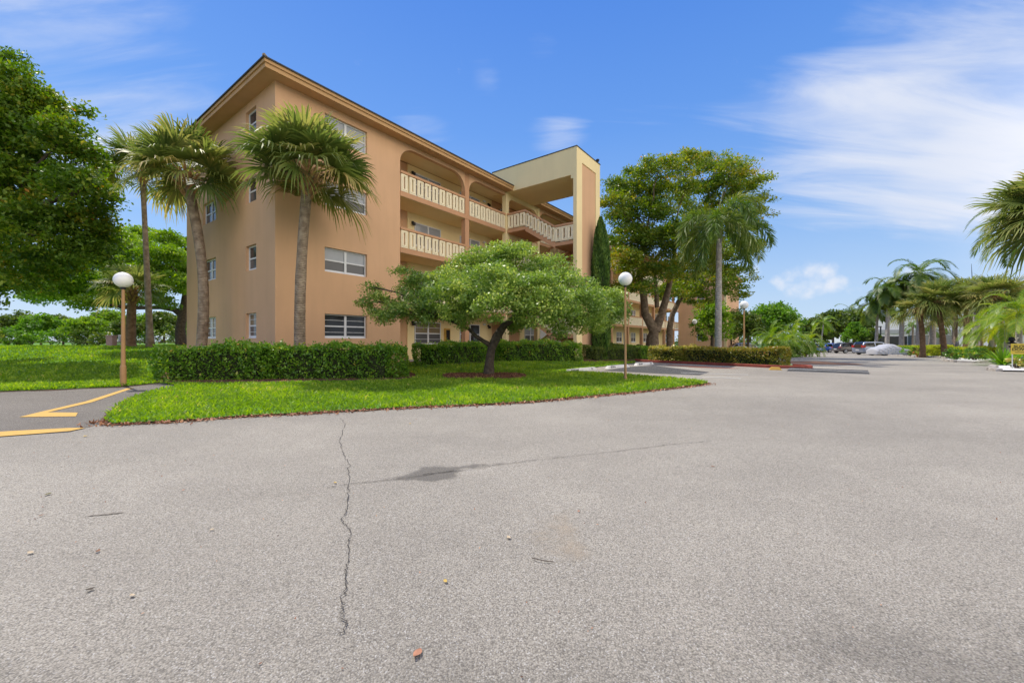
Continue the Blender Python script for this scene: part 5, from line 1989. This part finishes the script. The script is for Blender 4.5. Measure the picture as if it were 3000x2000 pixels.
for px, py, r_, n_, lab in [(2938, 1072, 1.05, 70, 'spreading sword leaf clump left of the sign'), (2975, 1068, 1.0, 60, 'upright sword leaf clump behind the sign post'), (3015, 1072, 1.0, 60, 'sword leaf clump at the right picture edge')]:
    straps('lily_clump', G(px, py), r_, 1.0, n_, lab, L_mid, w=.05, arch_=.45, lo=.1, group='sword leaf clumps by the sign')
shrub('flower_bush', G(2978, 1082), .32, .55, 'small yellow leaved shrub with bare stems in front of the sign', L_croton, n=360, leaf=(.1, .055), cr=.12)

sp = at(2993, 1022, 17.6)
so_ = thing('warning_sign', (sp.x, sp.y, g(sp.x, sp.y)), 'yellow slow down sign with black arrow among sword leaf plants', 'sign', rz=R(-38))
zc = sp.z - g(sp.x, sp.y)
M_sign = mat('sign_yellow', (.72, .52, .06), .5, var=.04, scale=3)
MB().box(-.3, .3, -.012, .012, zc - .23, zc + .23).build('board', M_sign, so_, bevel=.006)
for sx in (-.27, .24):
    MB().box(sx, sx + .03, .013, .04, -.1, zc + .2).build('post', M_white, so_)


def text(body, size, loc, parent, m, rot=(R(90), 0, 0), name='lettering', sx=1.0):
    cu = bpy.data.curves.new(name, 'FONT')
    cu.body = body
    cu.size = size
    cu.align_x = 'CENTER'
    cu.align_y = 'CENTER'
    cu.extrude = .002
    cu.offset = .004
    cu.materials.append(m)
    tmp = bpy.data.objects.new(name, cu)
    COL.objects.link(tmp)
    bpy.context.view_layer.update()
    me = bpy.data.meshes.new_from_object(tmp.evaluated_get(bpy.context.evaluated_depsgraph_get()))
    bpy.data.objects.remove(tmp)
    me.materials.clear()
    me.materials.append(m)
    o = link(name, me, parent)
    o.location = loc
    o.rotation_euler = rot
    o.scale = (sx, 1, 1)
    return o


text('SLOW', .16, (0, -.0145, zc + .1), so_, M_black)
text('DOWN', .16, (0, -.0145, zc - .025), so_, M_black)
MB().prism([(-.19, -.016, zc - .155), (.1, -.016, zc - .155), (.1, -.016, zc - .18), (.21, -.016, zc - .145), (.1, -.016, zc - .11), (.1, -.016, zc - .135), (-.19, -.016, zc - .135)], (0, .003, 0)).build('arrow', M_black, so_)
p = at(2964, 1000, 24)
o = thing('path_light', (p.x, p.y, g(p.x, p.y)), 'small black tiered garden light behind the sign', 'garden light')
MB().lathe([(.03, -.05), (.03, .9), (.12, .92), (.12, 1.0), (.04, 1.02), (.04, 1.1), (.2, 1.14), (.2, 1.18), (.05, 1.25), (.15, 1.32), (.12, 1.5), (0, 1.55)], seg=12).build('lantern', M_black, o)

# ------------------------------------------------------------------ wheel stops
def wheel_stop(a, b, label, txt=None, m=M_white, num=''):
    a, b = Vector((a.x, a.y)), Vector((b.x, b.y))
    c = (a + b) / 2
    L_ = (b - a).length
    rz = math.atan2(b.y - a.y, b.x - a.x)
    o = thing('wheel_stop', (c.x, c.y, g(c.x, c.y)), label, 'wheel stop', 'concrete wheel stops', rz=rz)
    h, w = .13, .1
    q = [(-L_ / 2, -w, 0), (L_ / 2, -w, 0), (L_ / 2, w, 0), (-L_ / 2, w, 0)]
    e = L_ / 2 - .1
    MB().hexa(q + [(-e, -w * .55, h), (e, -w * .55, h), (e, w * .55, h), (-e, w * .55, h)]).build('block', m, o, bevel=.012)
    if txt:
        text(txt, .13, (-L_ * .27, -.078, .07), o, M_stencil, rot=(R(70), 0, 0), sx=1.5)
        text(num, .12, (L_ * .33, -.078, .07), o, M_stencil, rot=(R(70), 0, 0), sx=1.3)
    return o


M_stencil = mat('stencil_black', (.05, .05, .06), .8, var=.3, scale=40)
wheel_stop(G(1660, 1091), G(1744, 1083), 'nearest stencilled wheel stop touching the grass tip', 'GEDN', num='26')
wheel_stop(G(1777, 1080), G(1840, 1075), 'middle stencilled wheel stop partly behind the lamp post', 'EDN', num='27')
wheel_stop(G(1861, 1071), G(1911, 1067), 'farthest stencilled wheel stop by the inner end of the red kerb', 'EDN', num='28')
wheel_stop(G(2252, 1083), G(2291, 1084), 'yellow painted bumper at the outer end of the red kerb', m=M_yel)
wheel_stop(G(2338, 1028), G(2356, 1028), 'yellow bumper end left of the far silver car', m=M_yel)
p = at(1914, 1050, G(1914, 1058).y)
o = thing('marker_post', (p.x, p.y, g(p.x, p.y)), 'short white marker post between clipped hedge and variegated bushes', 'post')
MB().lathe([(0, -.05), (.025, -.05), (.025, .5), (0, .5)], seg=8).build('pole', M_white, o)
MB().lathe([(0, .5), (.035, .5), (.035, .54), (0, .56)], seg=8).build('cap', M_white, o)
# ------------------------------------------------------------------ cars
def paint(name, c, metal=.3, rough=.3):
    m = mat(name, c, rough, var=.03, scale=2, spec=.5, metal=metal, coat=.8)
    return m


M_cglass = mat('car_glass', (.012, .014, .017), .06, var=.1, spec=.9)
M_tyre = mat('tyre', (.018, .018, .02), .85, var=.2, scale=20)
M_rim = mat('alloy', (.45, .46, .48), .3, var=.1, metal=.8)
M_tail = mat('tail_light', (.4, .02, .02), .2, var=.1, spec=.7, coat=1)
M_head = mat('head_light', (.6, .62, .66), .1, var=.1, spec=.8, coat=1)
M_plast = mat('black_trim', (.03, .03, .032), .6, var=.2)

PROF = {  # stations: (x, bottom, belt, roof, half width, roof half width); rear at 0
    'suv': [(0, .5, .82, .83, .78, .74), (.06, .36, .95, .97, .86, .78), (.28, .3, 1.02, 1.36, .9, .68), (.5, .28, 1.03, 1.58, .92, .66), (1.2, .27, 1.02, 1.66, .93, .67), (2.3, .27, 1.0, 1.66, .93, .67), (2.9, .27, .98, 1.55, .93, .66), (3.55, .27, .97, 1.02, .92, .76), (4.2, .3, .9, .94, .9, .74), (4.55, .34, .78, .82, .82, .7), (4.66, .45, .62, .66, .7, .6)],
    'van': [(0, .45, .9, .92, .84, .8), (.05, .33, 1.05, 1.15, .92, .8), (.18, .28, 1.08, 1.6, .95, .73), (.4, .26, 1.08, 1.74, .97, .74), (1.6, .25, 1.06, 1.78, .98, .75), (2.8, .25, 1.03, 1.74, .98, .74), (3.5, .25, 1.0, 1.5, .97, .7), (4.25, .27, .97, 1.03, .95, .78), (4.75, .3, .85, .9, .9, .74), (5.0, .36, .7, .74, .82, .66), (5.08, .45, .6, .64, .7, .6)],
    'hatch': [(0, .5, .8, .81, .76, .72), (.05, .34, .95, .97, .84, .76), (.3, .28, 1.0, 1.3, .88, .66), (.7, .26, 1.0, 1.52, .9, .64), (1.4, .25, .98, 1.58, .9, .64), (2.2, .25, .96, 1.56, .9, .64), (2.75, .25, .94, 1.42, .9, .63), (3.35, .26, .92, .97, .89, .74), (3.95, .29, .84, .88, .86, .7), (4.25, .34, .72, .76, .78, .62), (4.32, .44, .6, .64, .66, .56)],
}


def car(kind, loc, rz, pm, label, spoiler=False):
    st = PROF[kind]
    root = thing('parked_car', loc, label, 'car', 'parked cars', rz=rz)
    L_ = st[-1][0]
    ox = L_ / 2
    # interpolate stations for a smoother body
    S_ = np.array(st)
    xs = np.linspace(0, L_, 40)
    I = [np.interp(xs, S_[:, 0], S_[:, k]) for k in range(6)]

    def ring(i, grow=0.0):
        x, zb, be, ro, hw_, hr = (I[k][i] for k in range(6))
        zm = zb + (be - zb) * .45
        hb = hw_ - .03
        r = [(-hw_ * .88, zb), (-hw_, zb + .12), (-hw_ - .012, zm), (-hb, be), (-hr - .02 if ro - be > .1 else -hr, ro - .05 * min(1, (ro - be) * 4)), (-hr * .8, ro), (hr * .8, ro), (hr + .02 if ro - be > .1 else hr, ro - .05 * min(1, (ro - be) * 4)), (hb, be), (hw_ + .012, zm), (hw_, zb + .12), (hw_ * .88, zb)]
        return [(x - ox, y, z) for y, z in r]
    bm_ = MB()
    R_ = [ring(i) for i in range(len(xs))]
    nR = len(R_[0])
    for i in range(len(xs) - 1):
        for k in range(nR):
            k2 = (k + 1) % nR
            bm_.quad(R_[i][k], R_[i + 1][k], R_[i + 1][k2], R_[i][k2])
    bm_.poly(R_[0])
    bm_.poly(R_[-1])
    bm_.build('body', pm, root, smooth=True)
    # glass: side bands, rear and wind screens, a little proud of the body
    for sgn, a_, b_ in ((-1, 3, 4), (1, 8, 7)):
        gl = MB()
        for i in range(len(xs) - 1):
            if min(I[3][i] - I[2][i], I[3][i + 1] - I[2][i + 1]) < .26:
                continue
            if abs(xs[i] - L_ * .31) < .06 or abs(xs[i] - L_ * .53) < .06:
                continue
            q = []
            for j, f in ((i, .1), (i + 1, .1), (i + 1, .88), (i, .88)):
                A, B_ = Vector(R_[j][a_]), Vector(R_[j][b_])
                p = A.lerp(B_, f)
                q.append((p.x, p.y + sgn * .012, p.z))
            gl.quad(*q)
        gl.build('side_glass', M_cglass, root)
    for nm, rng_ in (('rear_screen', range(0, 8)), ('windscreen', range(18, 36))):
        gl = MB()
        for i in rng_:
            if i + 1 >= len(xs):
                break
            dz = abs(I[3][i + 1] - I[3][i])
            if dz < .035 or max(I[3][i], I[3][i + 1]) < I[2][i] + .08:
                continue
            q = [Vector(R_[i][5]), Vector(R_[i + 1][5]), Vector(R_[i + 1][6]), Vector(R_[i][6])]
            nrm = (q[1] - q[0]).cross(q[2] - q[0]).normalized()
            if nrm.z < 0:
                nrm = -nrm
            gl.quad(*[p + nrm * .012 for p in q])
        if gl.f:
            gl.build(nm, M_cglass, root)
    wr = .34 if kind != 'hatch' else .31
    for x in (.85 if kind != 'van' else 1.0, L_ - .9):
        for sgn in (-1, 1):
            y = (S_[4, 4] - .1) * sgn
            w_ = MB()
            pr = [(.0, -.11), (wr * .6, -.11), (wr * .95, -.1), (wr, -.07), (wr, .07), (wr * .95, .1), (wr * .6, .11), (0, .11)]
            b0 = len(w_.v)
            seg = 18
            for r_, t in pr:
                for q in range(seg):
                    a = 2 * math.pi * q / seg
                    w_.v.append((x - ox + r_ * math.cos(a), y + t, wr + r_ * math.sin(a)))
            for k in range(len(pr) - 1):
                for q in range(seg):
                    q2 = (q + 1) % seg
                    w_.f.append((b0 + k * seg + q, b0 + k * seg + q2, b0 + (k + 1) * seg + q2, b0 + (k + 1) * seg + q))
            wo = w_.build('wheel', M_tyre, root, smooth=False)
            rm = MB()
            for q in range(5):
                a = 2 * math.pi * q / 5
                d = Vector((math.cos(a), 0, math.sin(a)))
                s = Vector((-math.sin(a), 0, math.cos(a)))
                c = Vector((x - ox, y + sgn * .113, wr))
                rm.prism([c - s * .04, c + d * wr * .66 - s * .06, c + d * wr * .66 + s * .06, c + s * .04], (0, sgn * .012, 0))
            n8 = 20
            for q in range(n8):
                a, b_ = 2 * math.pi * q / n8, 2 * math.pi * (q + 1) / n8
                c = Vector((x - ox, y + sgn * .12, wr))
                rm.quad(*[c + Vector((math.cos(t) * r_, 0, math.sin(t) * r_)) for t, r_ in ((a, wr * .6), (b_, wr * .6), (b_, wr * .7), (a, wr * .7))])
            rm.build('rim', M_rim, wo)
            ar = MB()
            for q in range(10):
                a, b_ = math.pi * q / 10, math.pi * (q + 1) / 10
                c = Vector((x - ox, sgn * (S_[4, 4] + .016), wr))
                ar.quad(*[c + Vector((math.cos(t) * r_, 0, math.sin(t) * r_)) for t, r_ in ((a, wr * 1.0), (b_, wr * 1.0), (b_, wr * 1.18), (a, wr * 1.18))])
            ar.build('wheel_arch', M_plast, root)
    for sgn in (-1, 1):
        y0, y1 = sorted((sgn * .52, sgn * (S_[1, 4] + .015)))
        MB().box(-ox - .005, -ox + .28, y0, y1, .88 if kind != 'van' else .98, 1.02 if kind != 'van' else 1.3).build('tail_light', M_tail, root, bevel=.02)
        y0, y1 = sorted((sgn * .45, sgn * .8))
        MB().box(ox - .32, ox - .1, y0, y1, .62, .75).build('headlight', M_head, root, bevel=.02)
    MB().box(-ox - .04, -ox + .12, -.8, .8, .38, .56).build('bumper', pm, root, bevel=.03)
    MB().box(-ox - .045, -ox - .041, -.26, .26, .6, .72).build('number_plate', M_white, root)
    for sgn in (-1, 1):
        y0, y1 = sorted((sgn * .93, sgn * 1.1))
        MB().box(ox - 1.75, ox - 1.6, y0, y1, 1.0, 1.14).build('mirror', pm, root, bevel=.02)
    if kind != 'hatch':
        for sgn in (-1, 1):
            MB().box(-ox + .7, ox - 2.1, sgn * .6 - .02, sgn * .6 + .02, S_[5, 3] - .005, S_[5, 3] + .05).build('roof_rail', M_plast, root)
    return root


def carpos(px, Y):
    x = (px - 1500) / F * Y
    return (x, Y, g(x, Y))


CY = R(2)
car('suv', carpos(2490, 63.5), CY, paint('brown_grey_paint', (.105, .088, .08)), 'brown grey crossover parked between blue car and pale blue van')
car('hatch', carpos(2441, 68), CY, paint('blue_paint', (.015, .09, .42)), 'bright blue hatchback parked left of the brown grey crossover')
car('hatch', carpos(2400, 72), CY, paint('dark_silver_paint', (.2, .21, .21), .5), 'grey green hatchback parked between the white car and the blue car')
car('suv', carpos(2370, 76), CY, paint('white_paint_car', (.6, .58, .54), .05), 'white crossover at the left end of the parked row behind palms')
car('van', carpos(2566, 54.5), CY, paint('pale_blue_paint', (.27, .32, .42), .5), 'pale blue minivan with red tail light behind the covered car')
car('suv', carpos(2164, 60), R(170), paint('silver_paint', (.4, .42, .45), .5), 'silver crossover seen above the bronze hedge beside the lamp post')
car('hatch', carpos(2118, 66), R(170), paint('white_paint_two', (.55, .55, .54), .1), 'white hatchback mostly hidden by the smooth palm trunk')

# covered car: one draped sheet
cp = carpos(2604, 50)
croot = thing('covered_car', cp, 'car hidden under a wrinkled silver fabric cover', 'car', rz=R(4))
n_u, n_v = 160, 80
Lc = 4.7
U = np.linspace(0, 1, n_u)
prof_z = np.interp(U * Lc, [0, .02, .1, .45, .9, 1.6, 2.1, 2.6, 3.25, 3.6, 4.3, 4.6, 4.68, 4.7], [.18, .6, .86, .98, 1.04, 1.36, 1.42, 1.38, 1.06, .98, .86, .7, .5, .18])
prof_w = np.interp(U * Lc, [0, .02, .15, .6, 2.4, 4.0, 4.5, 4.68, 4.7], [.02, .6, .78, .9, .92, .88, .76, .55, .02])
V = []
for i in range(n_u):
    for j in range(n_v):
        a = math.pi * j / (n_v - 1)
        c, s = math.cos(a), math.sin(a)
        e = .55
        y = math.copysign(abs(c) ** e, c) * prof_w[i] * (1.06 - .12 * s)
        z = .16 + (s ** .62) * (prof_z[i] - .16)
        x = U[i] * Lc
        wr = .028 * math.sin(x * 9 + z * 11) * (1 - s * .5) + .02 * math.sin(x * 21 - z * 8 + y * 5) + .016 * math.sin(z * 26 + x * 4)
        k = 1 + wr * 1.6
        V.append((x - Lc / 2, y * k, z * (1 + wr * .25)))
Fc = np.array([(i * n_v + j, (i + 1) * n_v + j, (i + 1) * n_v + j + 1, i * n_v + j + 1) for i in range(n_u - 1) for j in range(n_v - 1)])
M_cover = mat('silver_cover', (.46, .46, .48), .45, var=.06, scale=3, spec=.5)
link('cover', np_mesh('cover', np.array(V), Fc, M_cover, smooth=True), croot)
for x in (-1.45, 1.4):
    for sgn in (-1, 1):
        w_ = MB()
        for t, r_ in ((-.1, .31), (.1, .31)):
            pass
        w_.tube([(x, sgn * .74 - .1, .31), (x, sgn * .74 + .1, .31)], .31, 16).build('wheel', M_tyre, croot)

# ------------------------------------------------------------------ far commercial building
M_pale = mat('pale_wall', (.82, .81, .8), .8, var=.05, scale=.4, streak=.1)
M_band = mat('grey_band', (.42, .42, .41), .8, var=.05, scale=.5)
Yc = 112
xl = (2515 - 1500) / F * Yc
cz = g(xl, Yc)
cbd = thing('commercial_building', (xl, Yc, cz), 'long low white commercial building with grey band beyond the parking', 'building', rz=R(-6))
hz = lambda py: EYE + (1000 - py) / F * Yc - cz
MB().box(0, 32, 0, 30, -.3, hz(935)).build('wall', M_pale, cbd)
MB().box(32, 90, 2, 30, -.3, hz(962)).build('side_wing', M_pale, cbd)
MB().box(-.3, 90.2, -.5, -.02, hz(977), hz(966)).build('canopy_band', M_band, cbd)
MB().box(-.2, 32.2, -.2, 30.2, hz(935), hz(933)).build('parapet', M_band, cbd)
MB().box(31.8, 90.2, 1.8, 30.2, hz(962), hz(960)).build('parapet', M_band, cbd)
MB().box(3, 12, -.3, -.05, -.2, hz(985)).build('entrance', mat('entrance_dark', (.03, .03, .03), .4), cbd)
MB().box(12.5, 23, -1.2, -.05, -.2, hz(982)).build('entrance_block', mat('grey_stucco', (.25, .24, .22), .9), cbd)
p = at(2580, 1000, 95)
o = thing('parking_light', (p.x, p.y, g(p.x, p.y)), 'dark square headed parking light before the white building', 'parking light')
zt = at(2580, 958, 95).z - g(p.x, p.y)
MB().box(-.09, .09, -.09, .09, -.1, zt).build('pole', M_black, o)
MB().box(-1.1, .1, -.2, .2, zt, zt + .22).build('lamp_head', M_black, o)
mst = at(2853, 1000, 75)
o = thing('antenna_mast', (mst.x, mst.y, g(mst.x, mst.y)), 'thin dark mast rising above the fan palm crowns', 'mast')
MB().tube([(0, 0, -.1), (-.2, 0, at(2850, 840, 75).z), (-.45, 0, at(2846, 763, 75).z)], [.14, .1, .02], 6).build('pole', M_black, o)
MB().box(-.2, .2, -.2, .2, -.05, .3).build('base', M_band, o)

# far skyline trees closing the horizon right and left
k = 0
V, Fc, T = [], [], []
cs, rs, tb_ = [], [], []
for i in range(680):
    a = rng.uniform(-1.45, 1.15)
    d = rng.uniform(150, 215)
    x, y = d * math.sin(a) * 1.4, d * math.cos(a) + 25
    if abs(x - 120) < 70 and y < 170:
        continue
    cs.append((x, y, rng.uniform(.5, 5.2) * (.8 + .4 * math.sin(a * 17)) - .5))
    rs.append(rng.uniform(1.8, 3.4))
cs, rs = np.array(cs), np.array(rs)
V, Fc, T = clumps(cs, rs, 60, 1.0, .6, up=.4, flat=.8)
tag(link('far_wood', np_mesh('far_wood', V, Fc, L_dark, T)), kind='stuff')

# ------------------------------------------------------------------ grass blades, litter, fallen leaves
def blades(name, poly, n0, h, dens_fn, avoid=(), w=.011):
    A = np.array([(p[0], p[1]) for p in poly])
    lo, hi_ = A.min(0), A.max(0)
    P = lo + rng.random((n0, 2)) * (hi_ - lo)
    P = P[inpoly(P, A)]
    P = P[rng.random(len(P)) < dens_fn(P)]
    for av in avoid:
        P = P[~inpoly(P, av)]
    n = len(P)
    z = np.array([g(x, y) for x, y in P]) + .02
    d = np.linalg.norm(P, axis=1)
    tuft_dapple = np.sin(P[:, 0] * 3.1 + 1.7) * np.sin(P[:, 1] * 2.7) * .12 + np.sin(P[:, 0] * 9.3) * np.sin(P[:, 1] * 8.1 + 2) * .1
    tuft_dapple = tuft_dapple + .13 * np.sin(P[:, 0] * .9 + 1.2 * np.sin(P[:, 1] * .7)) * np.sin(P[:, 1] * 1.3 + 1)  # broad bright and dull patches: sun dapple put into the blade tint
    hh = h * rng.uniform(.5, 1.3, n) * (1 + 1.2 * tuft_dapple)
    ww = w * (1 + d / 22.0)
    an = rng.random(n) * 2 * np.pi
    le = rng.normal(0, .55, (n, 2)) * hh[:, None]
    V = np.empty((n, 5, 3))
    s = np.c_[np.cos(an), np.sin(an)] * ww[:, None]
    mid = P + le * .35
    V[:, 0, :2], V[:, 1, :2] = P - s, P + s
    V[:, 2, :2], V[:, 3, :2] = mid + s * .8, mid - s * .8
    V[:, 4, :2] = P + le
    V[:, 0, 2] = V[:, 1, 2] = z
    V[:, 2, 2] = V[:, 3, 2] = z + hh * .6
    V[:, 4, 2] = z + hh
    b = (np.arange(n) * 5)[:, None]
    q = np.hstack([b, b + 1, b + 2, b + 3])
    t_ = np.hstack([b + 3, b + 2, b + 4, b + 4])
    me = bpy.data.meshes.new(name)
    tri = np.hstack([b + 3, b + 2, b + 4])
    Vf = V.reshape(-1, 3)
    me.vertices.add(len(Vf))
    me.vertices.foreach_set('co', Vf.astype(np.float32).ravel())
    li = np.hstack([q, tri]).astype(np.int32)
    me.loops.add(li.size)
    me.loops.foreach_set('vertex_index', li.ravel())
    me.polygons.add(2 * n)
    st = np.empty(2 * n, np.int32)
    st[0::2] = np.arange(n) * 7
    st[1::2] = np.arange(n) * 7 + 4
    lt = np.empty(2 * n, np.int32)
    lt[0::2], lt[1::2] = 4, 3
    me.polygons.foreach_set('loop_start', st)
    me.polygons.foreach_set('loop_total', lt)
    me.update(calc_edges=True)
    tt = np.clip(.48 + tuft_dapple + rng.normal(0, .16, n), 0, 1)
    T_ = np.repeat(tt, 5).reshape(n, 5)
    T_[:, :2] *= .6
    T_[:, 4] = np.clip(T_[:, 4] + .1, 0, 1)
    a = me.attributes.new('tint', 'FLOAT', 'POINT')
    a.data.foreach_set('value', T_.ravel().astype(np.float32))
    me.materials.append(L_grass)
    tag(link(name, me), kind='stuff')


def yard_d(P):
    d = np.linalg.norm(P, axis=1)
    return np.clip((11.0 / np.maximum(d, 5)) ** 1.6, .05, 1)


bld_poly = [wl(0, 0), wl(75, 0), wl(75, -12), wl(0, -12)]
isl = [ki(0, 0), ki(1.0, 0), ki(1.0, 2.4), ki(0, 2.4)]
fr_poly = [p for p in yard if p[1] < 45]
blades('grass', yard, 2600000, .075, yard_d, avoid=mulch_polys + [bld_poly, isl])
blades('grass', [p for p in lawn_far if True][:5] + [(-10, 17), (-17, 27), (-20, 36), (-48, 36), (-40, 8.5)], 900000, .085, lambda P: np.clip((13.0 / np.maximum(np.linalg.norm(P, axis=1), 8)) ** 2.6, .01, 1), avoid=mulch_polys + [bld_poly])

# bare soil where the turf meets the road
M_soil = mat('edge_soil', (.05, .03, .018), 1.0, scale=30, col2=(.17, .11, .065), detail=8, bump=.6)
ep, ew = [], []
fpp = [G(*p).xy for p in [(340, 1200)] + front + [(2040, 1116)]]
for i in range(len(fpp) - 1):
    for k_ in range(10):
        ep.append(fpp[i].lerp(fpp[i + 1], k_ / 10))
        ew.append(.1 + .12 * rng.random())
strip('soil_edge', ep, ew, .0085, M_soil)
ep = [G(*p).xy for p in ((-300, 1157), (-100, 1152), (0, 1149), (80, 1146), (150, 1144), (250, 1139), (345, 1136), (470, 1123))]
strip('soil_edge', ep, [.12, .2, .14, .1, .2, .12, .16, .1], .0125, M_soil)

# dry leaves gathered along the edge of the grass
P, n = [], 2600
fp = [G(*p).xy for p in front]
seg = [(fp[i], fp[i + 1]) for i in range(len(fp) - 1)]
ln = np.array([(b_ - a).length for a, b_ in seg])
ch = rng.choice(len(seg), n, p=ln / ln.sum())
for c in ch:
    a, b_ = seg[c]
    q = a.lerp(b_, rng.random())
    d = (b_ - a).normalized()
    e = abs(rng.normal(0, .12)) - .05
    P.append((q.x + d.y * e, q.y - d.x * e, .012 + rng.random() * .02))
V, Fc, T = leaves(np.array(P), .055, .03, rng.random(n), up=.85)
tag(link('leaf_litter', np_mesh('leaf_litter', V, Fc, L_litter, T)), kind='stuff')
P = []
for poly in mulch_polys[:2]:
    A = np.array(poly)
    q = A.min(0) + rng.random((5200, 2)) * (A.max(0) - A.min(0))
    q = q[inpoly(q, A)]
    P += [(x, y, g(x, y) + .055) for x, y in q]
P = np.array(P)
V, Fc, T = leaves(P, .07, .022, np.clip(rng.normal(.3, .25, len(P)), 0, 1), up=.8)
tag(link('mulch_chips', np_mesh('mulch_chips', V, Fc, L_litter, T)), kind='stuff')
n = 900
P = np.c_[rng.uniform(-7, 10, n), rng.uniform(.8, 10, n), np.full(n, .007)]
V, Fc, T = leaves(P, .012, .007, rng.random(n), up=.95)
tag(link('grit', np_mesh('grit', V, Fc, L_litter, T)), kind='stuff')

LEAF = [((140, 1450), .085, 'olive', 'olive green pointed leaf lying farthest left on the road'), ((122, 1512), .05, 'brown', 'small brown curled leaf just below the olive leaf'), ((90, 1622), .06, 'tan', 'pale tan flat leaf near the left road edge'), ((287, 1617), .05, 'brown', 'brown folded leaf right of the pale tan one'),
        ((264, 1730), .055, 'dark', 'dark curled leaf low on the left road'), ((387, 1748), .05, 'tan', 'pale leaf beside the dark curled one'), ((620, 1554), .045, 'tan', 'cream leaf alone on the road between left edge and crack'), ((982, 1416), .06, 'yellow', 'yellow leaf standing beside the crossing of the cracks'), ((1490, 1577), .06, 'tan', 'cream curled leaf in the middle of the road'),
        ((1222, 1920), .085, 'rust', 'large rust coloured oak leaf nearest the camera'), ((1305, 1706), .045, 'yellow', 'small yellow leaf above the rust coloured one'), ((1202, 1242), .07, 'yellow', 'yellow leaf near the grass right of the crack'), ((2088, 1368), .06, 'brown', 'brown leaf on the right part of the road'), ((1695, 1500), .04, 'rust', 'small rust leaf beside the sandy stain'),
        ((600, 1320), .05, 'dark', 'dark leaf speck on the road below the left grass'), ((250, 1279), .09, 'yellow', 'yellowish leaf touching the end of the lower yellow line'), ((537, 1438), .04, 'rust', 'tiny rust leaf left of the long crack')]
LC = {'olive': (.14, .13, .04), 'brown': (.22, .11, .06), 'tan': (.5, .4, .27), 'dark': (.07, .055, .04), 'yellow': (.55, .38, .1), 'rust': (.42, .2, .12)}
for (px, py), sz, c, lab in LEAF:
    p = G(px, py)
    sz *= .62
    mb_ = MB()
    n_ = 6
    top_, bot_ = [], []
    for i in range(n_ + 1):
        t = i / n_
        w_ = sz * .28 * math.sin(math.pi * min(.98, t ** .8)) + .0015
        x = (t - .5) * sz
        zc_ = .002 + .07 * sz * (2 * t - 1) ** 2
        top_.append((x, w_, zc_ + .07 * sz))
        bot_.append((x, -w_, zc_ + .05 * sz))
    for i in range(n_):
        m0_, m1_ = ((top_[i][0], 0, top_[i][2] - .05 * sz), (top_[i + 1][0], 0, top_[i + 1][2] - .05 * sz))
        mb_.quad(top_[i], top_[i + 1], m1_, m0_)
        mb_.quad(m0_, m1_, bot_[i + 1], bot_[i])
    o = mb_.build('fallen_leaf', mat('dry_leaf_' + c, LC[c], .8, var=.2, scale=30))
    o.location = (p.x, p.y, p.z + .007)
    o.rotation_euler = (rng.normal(0, .06), rng.normal(0, .06), rng.uniform(0, 6.28))
    tag(o, lab, 'leaf', 'dry leaves on the road')
p = G(1590, 1645)
o = MB().tube([(-.06, .02, .012), (-.02, -.004, .015), (.02, -.012, .012), (.06, -.016, .01)], .0025, 5).build('twig', M_bark)
o.location = p
tag(o, 'thin dark curved twig on the road beside the sandy stain', 'twig')
